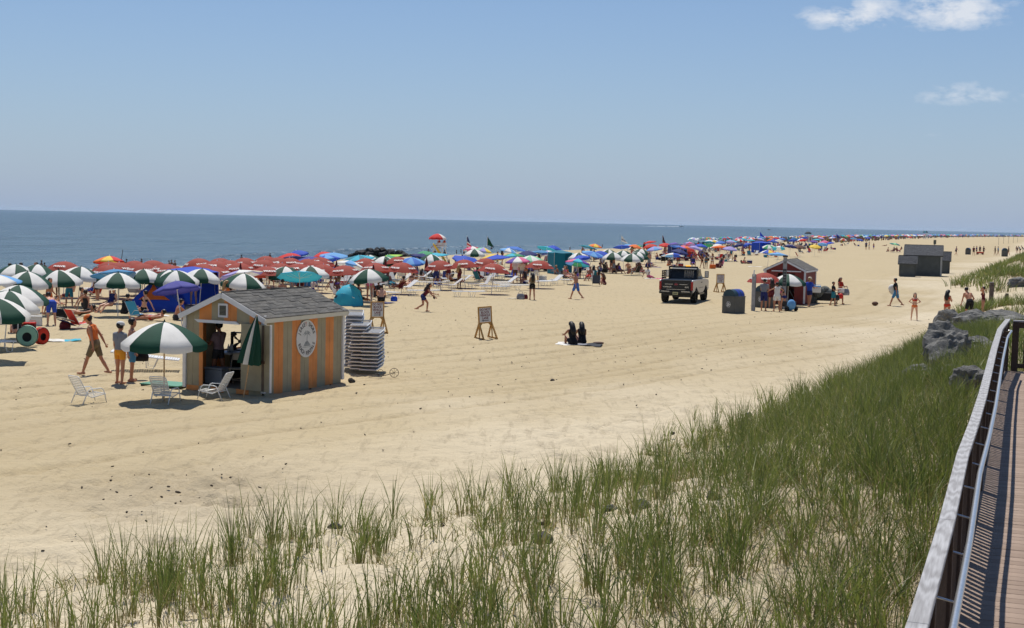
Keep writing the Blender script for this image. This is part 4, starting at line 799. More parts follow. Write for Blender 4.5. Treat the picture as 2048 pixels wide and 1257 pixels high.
# mass of the distant crowd, too far off to count
gg = np.random.default_rng(6); Vs, Qs, Cs = [], [], []; o = 0
def lump(P, Q, col):
    global o
    Vs.append(P); Qs.append(np.array(Q) + o); Cs.append(np.tile(np.array([*col, 1.]), (len(P), 1))); o += len(P)
for k in range(2600):
    u = 430 * math.exp(gg.uniform(0, 2.3)); v = gg.uniform(strip_v(u), 91); x, y = xy(u, v); z = zt(x, y); c = lin(*CLOTH[FARC[gg.integers(len(FARC))]])
    if k % 5 < 2 and u > 620:
        a = np.arange(8) * math.pi / 4; P = np.zeros((17, 3)); P[:8] = np.stack([np.cos(a), np.sin(a), np.full(8, 1.5)], 1); P[8:16] = np.stack([.5 * np.cos(a), .5 * np.sin(a), np.full(8, 1.82)], 1); P[16] = (0, 0, 1.95); P += (x, y, z)
        lump(P, [(i, (i + 1) % 8, (i + 1) % 8 + 8, i + 8) for i in range(8)] + [(i + 8, (i + 1) % 8 + 8, 16, 16) for i in range(8)], c)
    else:
        hgt = gg.choice([.75, .9, 1.65, 1.7]); w_ = .22; P = np.array([(i * w_ * s_, j * w_ * .7 * s_, zz * hgt) for zz, s_ in ((0, .7), (.5, 1), (.82, .9), (1, .35)) for i, j in ((-1, -1), (1, -1), (1, 1), (-1, 1))]) + (x, y, z)
        cc = np.array([.22, .12, .08]) if gg.uniform() < .6 else np.array(c) * .5; lump(P, [(r_ * 4 + i, r_ * 4 + (i + 1) % 4, r_ * 4 + 4 + (i + 1) % 4, r_ * 4 + 4 + i) for r_ in range(3) for i in range(4)] + [(12, 13, 14, 15)], cc)
me = bpy.data.meshes.new('distant_crowd'); VV = np.concatenate(Vs); me.from_pydata(VV.tolist(), [], [tuple(dict.fromkeys(q)) for Q in Qs for q in Q.tolist()])
at_ = me.attributes.new('col', 'FLOAT_COLOR', 'POINT'); at_.data.foreach_set('color', np.concatenate(Cs).astype(np.float32).ravel())
m = bpy.data.materials.new('distant_colours'); m.use_nodes = True; t = m.node_tree; L(t, N(t, 'ShaderNodeAttribute', attribute_name='col').outputs['Color'], t.nodes['Principled BSDF'].inputs['Base Color']); t.nodes['Principled BSDF'].inputs['Roughness'].default_value = .8
tag(put('distant_crowd', me, m), 'mass of tiny umbrellas and bathers where the beach meets the horizon', 'crowd', kind='stuff')
# ================================================================== CHAIRS, LOUNGERS, TENTS, TRUCK
def strap_chair(loc, rz, label, towel=None, group='white strap chairs by the hut'):
    """low white strap chair, facing +y"""
    r = empty('strap_chair', loc, rz, label, 'chair', group, scale=.80)
    for s in (-1, 1):
        x = s * .29
        MB().tube([(x, .42, 0), (x, .36, .22), (x, .30, .40), (x, .22, .45), (x, -.12, .45), (x, -.22, .42), (x, -.42, 0)], .017, 7).obj('arm_frame', STRAP, r, smooth=True)
        MB().tube([(x * .93, .40, .27), (x * .93, -.08, .19), (x * .93, -.20, .24), (x * .93, -.52, .80), (x * .80, -.55, .85)], .015, 7).obj('side_rail', STRAP, r, smooth=True)
    MB().tube([(-.23, -.55, .85), (.23, -.55, .85)], .015, 7).obj('top_bar', STRAP, r); MB().tube([(-.27, .40, .27), (.27, .40, .27)], .015, 7).obj('front_bar', STRAP, r); MB().tube([(-.29, -.3, .26), (.29, -.3, .26)], .012, 6).obj('cross_bar', STRAP, r)
    for k in range(8): q = k / 7; MB().box((0, .36 - .42 * q, .275 - .075 * q + .01), (.54, .048, .007), (R(-10), 0, 0)).obj('seat_strap', STRAP, r)
    for k in range(10): q = (k + .3) / 10; MB().box((0, -.20 - .335 * q, .26 + .57 * q), (.53, .007, .046), (R(30), 0, 0)).obj('back_strap', STRAP, r)
    if towel:
        mb = MB().box((.02, .16, .268), (.34, .32, .012), (R(-9), 0, .1)).box((.02, .34, .22), (.34, .01, .12)); o = mb.obj('folded_towel', cloth(towel), None); o.matrix_world = Matrix.Translation(loc) @ Matrix.Rotation(rz, 4, 'Z') @ Matrix.Scale(.8, 4); tag(o, 'folded ' + towel + ' towel lying on the strap chair by the doorway', 'towel')
    return r
strap_chair(ground(178, 806), R(-38), 'white strap chair standing alone away from the umbrella'); strap_chair(ground(331, 806), R(-12), 'white strap chair in the shade of the green and white umbrella'); strap_chair(ground(428, 798), R(75), 'white strap chair with a towel on its seat by the hut doorway', 'white')
def lounger_proto(name, back=35, flat=False):
    r = empty(name, (0, 0, 0)); c, s = math.cos(R(back)), math.sin(R(back))
    for x in (-.31, .31):
        MB().tube([(x, .0, .33), (x, 1.25, .33)], .016, 6).obj('side_rail', STRAP, r)
        MB().tube([(x, 1.25, .33), (x, 1.25 + .68 * c, .33 + .68 * s)], .016, 6).obj('back_rail', STRAP, r)
        for y in (.12, 1.0): MB().tube([(x, y, .33), (x, y + .06, .02), (x, y + .26, .02), (x, y + .34, .33)], .014, 6).obj('leg_loop', STRAP, r)
    MB().tube([(-.31, 0, .33), (.31, 0, .33)], .016, 6).obj('foot_bar', STRAP, r); MB().tube([(-.31, 1.25 + .68 * c, .33 + .68 * s), (.31, 1.25 + .68 * c, .33 + .68 * s)], .016, 6).obj('head_bar', STRAP, r)
    sb = MB(); bb = MB()
    for k in range(18): sb.box((0, .04 + 1.2 * k / 17, .345), (.6, .055, .008))
    for k in range(10): q = .04 + .62 * k / 9; bb.box((0, 1.25 + q * c, .345 + q * s), (.6, .055, .008), (R(back), 0, 0))
    sb.obj('seat_straps', STRAP, r); bb.obj('back_straps', STRAP, r); return r
LPR = [lounger_proto('sun_lounger', 38), lounger_proto('sun_lounger', 2), lounger_proto('sun_lounger', 60)]
used = [False] * 3
def lounger(loc, rz, k, label, group, tilt=(0, 0)):
    o = LPR[k] if not used[k] else copy_tree(LPR[k]); used[k] = True; o.location = loc; o.rotation_euler = (tilt[0], tilt[1], rz); tag(o, label, 'lounger', group); return o
LG = [(905, 594, 1, -80), (870, 580, 0, -75), (815, 592, 1, -70), (795, 597, 2, 60), (835, 574, 1, -85), (860, 566, 1, -80), (890, 572, 0, -80), (936, 578, 2, -70), (960, 583, 1, -78), (1000, 580, 1, -80), (985, 574, 0, -70), (1020, 577, 0, 105), (1052, 572, 1, -75), (1080, 571, 0, -60), (1100, 568, 1, -80), (720, 570, 0, -60), (700, 578, 1, -70), (745, 577, 1, -80), (775, 569, 0, -65), (815, 562, 0, -75), (660, 572, 2, -50), (690, 562, 0, -60), (640, 566, 1, -80),
      (955, 563, 2, -60), (925, 560, 0, -70), (975, 560, 1, -70), (550, 568, 2, -40), (520, 562, 0, -50), (580, 560, 0, -60), (610, 566, 2, 40), (440, 575, 1, -80), (455, 563, 0, -60), (170, 590, 2, -10), (500, 568, 0, -70), (535, 556, 0, -30), (870, 555, 1, -80), (780, 585, 0, -60), (905, 566, 1, 100), (840, 557, 2, -70), (720, 560, 0, 100)]
LKIND = ['with its back half raised', 'laid flat', 'with its back raised upright']
for px, py, k, a in LG: lounger(ground(px, py), R(a) + random.uniform(-.1, .1), k, 'white strap sun lounger ' + LKIND[k] + ' among the rust red umbrellas', 'loungers among the umbrellas ' + LKIND[k])
dl = lounger(ground(214, 742) + Vector((0, .3, .22)), R(-76), 1, 'white lounger being dragged along the sand by the attendant', None, tilt=(0, 0)); dl.rotation_euler = (R(-8), 0, R(-80))
bl_ = lounger(ground(20, 702), R(150), 2, 'cream lounger with small wheels beside the children pop up tents', None)
for x in (-.36, .36): MB().lathe([(.03, -.02), (.09, -.025), (.09, .025), (.03, .02)], 12, M=Matrix.Translation((x, 1.2, .09)) @ Matrix.Rotation(R(90), 4, 'Y')).obj('wheel', mat('wheel_grey', (.35, .35, .33), .6), bl_)
# stacks of loungers behind the hut, every one an object
def stack_proto():
    r = empty('stacked_lounger', (0, 0, 0)); fr = MB()
    for x in (-.26, .26): fr.tube([(x, -.95, 0), (x, .62, 0), (x, .95, .05)], .018, 5)
    fr.tube([(-.26, -.95, 0), (.26, -.95, 0)], .018, 5).tube([(-.26, .95, .05), (.26, .95, .05)], .018, 5); fr.obj('frame', STRAP, r); st = MB()
    for k in range(26): q = -.92 + 1.84 * k / 25; st.box((0, q, .012 + max(0, q - .62) * .15), (.5, .05, .008))
    st.obj('straps', mat('shaded_strap', (.36, .36, .36), .5, .1, 9), r); lg = MB()  # greyer than the other straps, to paint in the shade of the stack
    for x in (-.2, .2):
        for y in (-.7, .5): lg.tube([(x, y, -.01), (x, y + .2, -.035), (x, y + .34, -.035)], .012, 4)
    lg.obj('folded_legs', mat('leg_grey', (.10, .10, .105), .6), r); return r
SP = stack_proto(); first = True; g = random.Random(3)
for sx, sy, n, dz, rz, lab in ((694, 744, 16, .102, 4, 'tallest stack against the hut back wall'), (708, 749, 13, .106, -1, 'middle stack behind the hut'), (733, 751, 11, .108, -3, 'outermost stack behind the hut')):
    c = ground(sx, sy) + Vector((.1, .75, 0))
    for k in range(n):
        o = SP if first else copy_tree(SP); first = False; o.location = (c.x + g.uniform(-.03, .03), c.y, zt(c.x, c.y) + .16 + k * dz); o.scale = (.95, .62, 1); o.rotation_euler = (R(2 + g.uniform(-.8, .8)), g.uniform(-.012, .012), R(rz) + g.uniform(-.05, .05)); tag(o, 'white strap lounger lying in the ' + lab, 'lounger', 'loungers in the ' + lab)
ct = empty('beach_cart', ground(768, 756), R(20), 'fallen wire beach cart with a bare wheel behind the hut', 'cart'); RUST = mat('rusty_wire', (.075, .06, .05), .7, .4)
MB().tube([(.32, 0, .14 + .0) if False else (.3 + .13 * math.cos(a), .02 * math.sin(a), .14 + .13 * math.sin(a)) for a in np.linspace(0, 6.283, 25)], .009, 5, caps=False).obj('wheel', RUST, ct)
for k in range(4): a = k * .785; MB().tube([(.3 + .13 * math.cos(a), 0, .14 + .13 * math.sin(a)), (.3 - .13 * math.cos(a), 0, .14 - .13 * math.sin(a))], .005, 4).obj('spoke', RUST, ct)
MB().tube([(.3, 0, .14), (.05, .1, .05), (-.2, -.05, .12), (-.55, .05, .04), (-.75, 0, .1)], .01, 5).obj('axle_frame', RUST, ct); MB().tube([(-.1 + .09 * math.cos(a), .05 * math.sin(a), .14 + .10 * math.sin(a)) for a in np.linspace(-.6, 4, 12)], .008, 5).obj('handle', RUST, ct); MB().tube([(-.45, 0, .03), (-.05, .1, .04), (.1, -.1, .1)], .008, 5).obj('strut', RUST, ct)
o = rock_me[1]; st = put('stone', o, PEB); st.location = ground(704, 765) + Vector((0, 0, .05)); st.scale = (.11, .09, .08); tag(st, 'brown stone on the sand at the hut back corner', 'stone')
gp = empty('green_platform', ground(336, 773), R(-24.5), 'flat sea green board platform on the sand beside the hut', 'platform'); SEAG = mat('seagreen_paint', (.11, .30, .20), .6, .08)
for k in range(4): MB().box((0, -.3 + k * .2, .07), (1.25, .19, .03)).obj('plank', SEAG, gp)
MB().box((-.55, 0, .03), (.06, .8, .05)).obj('skid', DARK, gp); MB().box((.55, 0, .03), (.06, .8, .05)).obj('skid', DARK, gp)
def beach_chair(loc, rz, col, label, group='low folding chairs in the crowd'):
    r = empty('beach_chair', loc, rz, label, 'chair', group); me = beach_chair.me
    put('seat', me[0], cloth(col), r); put('backrest', me[1], cloth(col), r); put('frame', me[2], mat('chair_alu', (.5, .5, .5), .4, .05, metal=.6), r); return r
fr = MB()
for x in (-.28, .28): fr.tube([(x, .35, .02), (x, -.25, .02), (x, .1, .42), (x, .3, .42)], .013, 5).tube([(x, .38, .26), (x, -.12, .18), (x, -.48, .78)], .013, 5)
beach_chair.me = [MB().box((0, .13, .215), (.54, .52, .012), (R(9), 0, 0)).mesh('seat'), MB().box((0, -.30, .48), (.54, .012, .68), (R(31), 0, 0)).mesh('backrest'), fr.mesh('frame')]
def towel(loc, rz, cols, label, size=(.85, 1.7), group='towels spread on the sand'):
    r = empty('beach_towel', loc, rz, label, 'towel', group); n = len(cols)
    for k in range(n):
        a0, a1 = -size[1] / 2 + size[1] * k / n, -size[1] / 2 + size[1] * (k + 1) / n; vs_ = []; 
        for i in range(4):
            for j in range(5): x = -size[0] / 2 + size[0] * j / 4; y = a0 + (a1 - a0) * i / 3; vs_.append((x, y, .025 + .02 * math.sin(x * 9 + y * 5) + .012 * math.sin(y * 11)))
        MB().add(vs_, [(i * 5 + j, i * 5 + j + 1, i * 5 + j + 6, i * 5 + j + 5) for i in range(3) for j in range(4)]).obj('towel_band', cloth(cols[k]), r, smooth=True)
def cooler(loc, rz, body, lid, label, s=1., group=None):
    r = empty('cooler', loc, rz, label, 'cooler', group, scale=s); MB().box((0, 0, .17), (.52, .32, .34)).obj('body', cloth(body), r, .02); MB().box((0, 0, .37), (.54, .34, .06)).obj('lid', cloth(lid), r, .015); MB().tube([(-.27, 0, .3), (-.27, 0, .46), (.27, 0, .46), (.27, 0, .3)], .012, 5).obj('handle', cloth(lid), r)
def bag(loc, rz, col, label, s=1., group=None):
    r = empty('beach_bag', loc, rz, label, 'bag', group, scale=s); mb = MB().lathe([(.001, 0), (.2, .0), (.22, .12), (.18, .26), (.12, .3)], 10, M=Matrix.Diagonal((1, .6, 1, 1))); mb.obj('body', cloth(col), r, smooth=True); MB().tube([(-.12, 0, .27), (-.08, 0, .42), (.08, 0, .42), (.12, 0, .27)], .012, 5).obj('handle', cloth(col), r)
# tents
def dome_panel(pts_lo, pts_hi, bulge=0.):
    n = len(pts_lo); k = 6; vs_ = []
    for i in range(k + 1):
        for a, c in zip(pts_lo, pts_hi):
            p = Vector(a).lerp(Vector(c), i / k); p.z += bulge * math.sin(math.pi * i / k); vs_.append(tuple(p))
    return MB().add(vs_, [(i * n + j, i * n + j + 1, i * n + n + j + 1, i * n + n + j) for i in range(k) for j in range(n - 1)])
def pyramid_tent(loc, rz, label, col, col2, W, D, h):
    r = empty('dome_tent', loc, rz, label, 'tent'); c = [(-W / 2, -D / 2, 0), (W / 2, -D / 2, 0), (W / 2, D / 2, 0), (-W / 2, D / 2, 0)]; ap = (-.1 * W, 0, h)
    for k in range(4):
        a, b2 = Vector(c[k]), Vector(c[(k + 1) % 4]); lo = [a.lerp(b2, q / 6) for q in range(7)]; hi = [Vector(ap) + (p - Vector(ap)) * .04 + Vector((0, 0, 0)) for p in lo]
        mb = MB(); n = 7; kk = 8; vs_ = []
        for i in range(kk + 1):
            q = i / kk
            for p, t_ in zip(lo, hi): s_ = p.lerp(t_, q); out = Vector((s_.x - ap[0] * q, s_.y, 0)); s_ += out * .35 * math.sin(math.pi * q) ; s_.z += .02 * math.sin(q * 20 + s_.x * 6) * (1 - q); vs_.append(tuple(s_))
        mb.add(vs_, [(i * n + j, i * n + j + 1, i * n + n + j + 1, i * n + n + j) for i in range(kk) for j in range(n - 1)]).obj('fabric_panel', cloth(col), r, smooth=True)
        if k == 0:   # coloured triangular flap over the front panel
            P_ = lambda u_, q: Vector(vs_[min(kk, round(q * kk)) * n + round(u_ * 6)]); tri = [P_(1 / 6, 3 / 8), P_(5 / 6, 3 / 8), P_(.5, 7 / 8)]
            rows = []
            for i in (3, 4, 5, 6, 7):
                wv_ = (7.4 - i) / 4.4 * 2.2
                row = []
                for j in range(5):
                    u_ = 3 + wv_ * (j - 2) / 2; j0 = int(min(5, u_)); f_ = u_ - j0; row.append(Vector(vs_[i * n + j0]).lerp(Vector(vs_[i * n + j0 + 1]), f_) + Vector((0, -.025, .01)))
                rows.append(row)
            MB().add([tuple(p) for rw in rows for p in rw], [(i * 5 + j, i * 5 + j + 1, i * 5 + j + 6, i * 5 + j + 5) for i in range(4) for j in range(4)]).obj('door_flap', cloth(col2), r, smooth=True)
    return r
pyramid_tent(ground(305, 624) + Vector((0, 1., 0)), R(8), 'blue pyramid beach tent with an orange triangular flap', 'royal blue', 'orange', 2.3, 1.9, 1.5)
def cabana(loc, rz, label, col, W, D, h):
    r = empty('beach_cabana', loc, rz, label, 'tent')
    for a, c, nm in (((-W / 2, D / 2), (W / 2, D / 2), 'back_wall'), ((-W / 2, -D / 2), (-W / 2, D / 2), 'side_wall'), ((W / 2, D / 2), (W / 2, -D / 2), 'side_wall')):
        lo = [(a[0] + (c[0] - a[0]) * q / 6, a[1] + (c[1] - a[1]) * q / 6, 0) for q in range(7)]; hi = [(x * .97, y * .97, h - .06 * math.sin(math.pi * q / 6)) for q, (x, y, z) in enumerate(lo)]; dome_panel(lo, hi).obj(nm, cloth(col), r, smooth=True)
    cs = [(-W / 2, -D / 2, h), (W / 2, -D / 2, h), (W / 2, D / 2, h), (-W / 2, D / 2, h)]
    for k in range(4):
        a, b2 = Vector(cs[k]), Vector(cs[(k + 1) % 4]); lo = [a.lerp(b2, q / 6) - Vector((0, 0, .07 * math.sin(math.pi * q / 6))) for q in range(7)]; dome_panel(lo, [Vector((0, 0, h + .22)).lerp(p, .03) for p in lo]).obj('roof_panel', cloth(col), r, smooth=True)
    for p in cs: MB().tube([(p[0], p[1], 0), p], .015, 5).obj('pole', POLE_W, r)
cabana(ground(385, 612), R(14), 'large square royal blue cabana with closed side walls', 'royal blue', 2.5, 2.2, 1.75)
cabana(ground(1119, 548), R(20), 'turquoise cabana shelter with a pleated back wall', 'teal', 1.7, 1.6, 1.9)
cabana(ground(1522, 506), R(30), 'blue cabana shelter far along the crowd', 'royal blue', 2.6, 2.2, 1.8); cabana(ground(1354, 517), R(10), 'navy cabana shelter behind the light striped umbrella', 'navy', 2.2, 2., 1.8)
def shell_tent(loc, rz, label, col, W=2.3, D=1.3, h=1.25):
    """half dome sun shelter, open to +y"""
    r = empty('sun_shelter', loc, rz, label, 'tent'); n, k = 12, 8
    for s in range(3):
        vs_ = []
        for i in range(n + 1):
            th = math.pi * i / n
            for j in range(4):
                ph = R(90) * (s + j / 3) / 3 * 1.05; wrinkle = 1 + .025 * math.sin(th * 9 + j + s * 2); vs_.append((W / 2 * math.cos(th) * wrinkle, -D * math.cos(ph) * math.sin(th) * wrinkle + .0, h * math.sin(th) * math.sin(ph) ** .8 * wrinkle))
        MB().add(vs_, [(i * 4 + j, i * 4 + j + 1, i * 4 + j + 5, i * 4 + j + 4) for i in range(n) for j in range(3)]).obj('fabric_panel', cloth(col), r, smooth=True)
    MB().tube([(W / 2 * math.cos(math.pi * i / n), 0.03, h * math.sin(math.pi * i / n)) for i in range(n + 1)], .014, 5).obj('hoop', BLACK, r)
    mw = MB().ell((-.1, -D * .8, h * .38), (W * .22, .09, h * .16), 12); mw.obj('mesh_window', mat('dark_mesh', (.02, .05, .07), .9), r); return r
shell_tent(ground(697, 612) + Vector((0, .6, 0)), R(-25), 'bright blue crumpled half dome sun shelter behind the hut roof', 'turquoise', 1.6, 1.0, 1.08)
shell_tent(ground(612, 572), R(20), 'small dark blue sun shelter behind the hut', 'sky blue', 1.6, 1., .9); shell_tent(ground(1375, 517), R(15), 'red half dome sun shelter in the crowd beyond the truck', 'scarlet', 2.6, 1.3, 1.6)
def popup(loc, rz, label, col, s=1.):
    """upright oval pop up play tent with a round hole"""
    r = empty('popup_tent', loc, rz, label, 'tent', scale=s); n = 24; vs_ = []
    for i in range(n):
        a = 2 * math.pi * i / n
        for q, y in ((1., .22), (.985, .0), (.8, -.03), (.44, -.02)): vs_.append((.40 * q * math.cos(a), y, .42 - (.04 if q < .5 else 0) + .42 * q * math.sin(a)))
    MB().add(vs_, [(i * 4 + j, ((i + 1) % n) * 4 + j, ((i + 1) % n) * 4 + j + 1, i * 4 + j + 1) for i in range(n) for j in range(3)]).obj('fabric', cloth(col), r, smooth=True)
    MB().prism([(.39 * math.cos(6.283 * i / n), .42 + .39 * math.sin(6.283 * i / n)) for i in range(n)], .20, .21, 'y').obj('back_panel', cloth('charcoal'), r); MB().tube([(.405 * math.cos(6.283 * i / n), .0, .42 + .405 * math.sin(6.283 * i / n)) for i in range(n + 1)], .012, 5).obj('hoop', BLACK, r)
popup(ground(54, 694), R(12), 'round pale green pop up play tent with a dark opening', 'sage green', .86); popup(ground(86, 690), R(62), 'round red pop up play tent beside the green one', 'scarlet', .72)
# pickup truck
def pickup(loc, rz):
    r = empty('pickup_truck', loc, rz, 'white pickup truck with black tailgate and ladder rack parked on the sand', 'truck')
    PT = mat('truck_white', (.36, .365, .375), .3, .05, 2, spec=.6); PB = mat('truck_black', (.012, .013, .014), .35, .2, 3); GL = mat('truck_glass', (.010, .013, .014), .25, .05, spec=.15); CH = mat('truck_chrome', (.55, .55, .56), .2, .04, metal=.9); RED = mat('tail_light_red', (.38, .02, .015), .25, .05)
    WY = (1.25, 4.75); wr = .44
    def arch(yc): return [(yc + .53 * math.cos(a), .42 + .53 * math.sin(a)) for a in np.linspace(math.pi, 0, 11)]
    prof = [(.04, .62)] + [q for q in arch(WY[0]) if q[1] > .6] + [(2.4, .55), (3.7, .55)] + [q for q in arch(WY[1]) if q[1] > .6] + [(5.7, .60), (5.82, .8), (5.8, 1.12), (5.6, 1.25), (4.25, 1.36), (.03, 1.36), (.0, 1.3)]
    for s in (-1, 1):
        MB().prism(prof, s * .99, s * .90, 'x').obj('body_side', PT, r, .012)
        MB().box((s * 1.005, 2.95, .86), (.012, 1.5, .03)).obj('side_moulding', PB, r); MB().box((s * .97, 3.05, .50), (.12, 1.7, .09)).obj('running_board', PB, r)
        MB().add([(s * .995, 2.44, .62), (s * .995, 3.78, .62), (s * .995, 3.78, 1.33), (s * .995, 2.44, 1.33)], [(0, 1, 2, 3)]).obj('door', PT, r)
        for q in (2.95, 3.25): MB().box((s * 1.0, q - .1, 1.17), (.03, .10, .05)).obj('door_emblem', BLACK, r)
        # mirror
        MB().tube([(s * .92, 3.72, 1.42), (s * 1.12, 3.72, 1.45), (s * 1.14, 3.7, 1.5)], .03, 6).obj('mirror_arm', PB, r); MB().box((s * 1.18, 3.7, 1.62), (.24, .12, .42)).obj('mirror', PB, r, .03)
        MB().box((s * 1.18, 3.635, 1.62), (.18, .01, .34)).obj('mirror_glass', CH, r)
        for y in WY:
            T = Matrix.Translation((s * .86, y, wr)) @ Matrix.Rotation(R(90), 4, 'Y'); w = MB().lathe([(.26, -.16), (.40, -.17), (wr, -.12), (wr, .12), (.40, .17), (.26, .16)], 22, M=T).obj('wheel', RUBBER, r); MB().lathe([(.001, .06 * s), (.10, .09 * s), (.12, .05 * s), (.26, .10 * s), (.27, -.1 * s)], 18, M=T).obj('rim', CH, w)
        MB().box((s * .93, .0, 1.03), (.13, .09, .50)).obj('tail_light', RED, r, .01)
        MB().prism([(2.45, 1.36), (2.62, 1.93), (3.35, 1.95), (4.05, 1.36)], s * .86, s * .84, 'x').obj('side_window', GL, r)
    MB().box((0, 2.9, .58), (1.7, 5.4, .30)).obj('chassis', PB, r); MB().box((0, 1.2, .95), (1.8, 2.3, .06)).obj('bed_floor', PB, r); MB().box((0, 4.9, 1.0), (1.8, 1.6, .55)).obj('engine_bay', PT, r, .03); MB().prism([(4.2, 1.36), (5.6, 1.25), (5.78, 1.1), (4.2, 1.1)], -.9, .9, 'x').obj('hood', PT, r)
    cabp = [(2.40, 1.34), (2.55, 1.93), (2.72, 2.0), (3.30, 2.0), (3.48, 1.95), (4.18, 1.36)]
    mb = MB(); n = len(cabp)
    vs_ = [(s * (.90 if z < 1.5 else .76), y, z) for s in (-1, 1) for y, z in cabp]; mb.add(vs_, [tuple(range(n)), tuple(range(2 * n - 1, n - 1, -1))] + [(i, i + n, (i + 1) % n + n, (i + 1) % n) for i in range(n)]).obj('cab', PB, r, .02)
    MB().box((0, 2.95, .95), (1.78, 1.1, .8)).obj('cab_lower', PT, r)
    MB().add([(-.72, 2.43, 1.45), (.72, 2.43, 1.45), (.66, 2.54, 1.87), (-.66, 2.54, 1.87)], [(0, 1, 2, 3)]).obj('rear_window', GL, r)
    for k in range(5): MB().box((.08 + k * .12, 2.44, 1.66), (.02, .02, .40)).obj('window_guard', CH, r)
    tg = MB().box((0, .02, 1.04), (1.70, .06, .66)).obj('tailgate', PB, r, .015); em = MB().lathe([(.001, .012), (.11, .012), (.12, 0)], 20, M=Matrix.Translation((0, -.012, 1.12)) @ Matrix.Rotation(R(90), 4, 'X') @ Matrix.Diagonal((1, .5, 1, 1))).obj('oval_emblem', mat('emblem_red', (.30, .05, .06), .4), tg)
    for s in (-1, 1): MB().box((s * .43, -.015, 1.12), (.46, .012, .025)).obj('trim_bar', CH, tg)
    MB().box((0, -.014, .82), (1.1, .012, .022)).obj('trim_bar', CH, tg)
    for s_, x, sz in (('WARRIOR', -.52, .10), ('4X4', .62, .12)):
        vs_, fs_ = text(s_, sz, .003, 1.1); MB().add([(x + a, -.016, .96 + c) for a, c in vs_], fs_).obj('lettering', CH, tg)
    bp_ = MB().box((0, -.12, .66), (1.92, .16, .17)).obj('rear_bumper', PB, r, .02); MB().box((-.6, -.205, .71), (.5, .012, .04)).obj('bumper_step', CH, bp_); MB().box((.6, -.205, .71), (.5, .012, .04)).obj('bumper_step', CH, bp_)
    pl = MB().box((0, -.208, .60), (.32, .012, .17)).obj('number_plate', mat('plate_yellow', (.42, .41, .22), .5), bp_); MB().box((0, -.216, .60), (.22, .004, .05)).obj('plate_characters', mat('plate_ink', (.10, .10, .07), .6), pl)
    MB().tube([(0, -.1, .5), (0, -.3, .46)], .035, 6).obj('tow_hitch', DARK, r); MB().box((.35, .2, .42), (.9, .1, .1)).obj('rear_axle', DARK, r); MB().lathe([(.001, -.14), (.14, -.1), (.16, 0), (.14, .1), (.001, .14)], 12, M=Matrix.Translation((-.1, WY[0], .44))).obj('differential', DARK, r)
    # ladder rack behind the cab with beacon, stake sides in the bed
    rk = MB().box((0, 2.28, 2.07), (1.76, .10, .09)).obj('ladder_rack', PB, r)
    for s in (-1, 1): MB().box((s * .84, 2.28, 1.70), (.07, .08, .74)).obj('rack_post', PB, rk)
    MB().box((0, 2.28, 1.93), (1.62, .03, .06)).obj('rack_bar', PB, rk)
    bc = MB().box((.28, 2.28, 2.15), (.30, .14, .07)).obj('beacon', mat('amber_beacon', (.85, .36, .03), .3, .05, emit=1.2), r, .015)
    for k in range(4): MB().box((-.93, 1.0, 1.46 + k * .13), (.03, 1.2, .085)).obj('stake_board', BROWNWOOD, r)
    for y in (.45, 1.0, 1.55): MB().box((-.91, y, 1.62), (.04, .06, .56)).obj('stake_post', BROWNWOOD, r)
    return r
a_, c_ = ground(1318, 607.5), ground(1384, 607.5); pickup(((a_ + c_) / 2), R(-17))
# ================================================================== PEOPLE
def dvec(a, o, s):   # limb direction: swung forward a degrees from straight down, out o degrees to side s
    a, o = R(a), R(o); return Vector((s * math.sin(o), math.sin(a) * math.cos(o), -math.cos(a) * math.cos(o)))
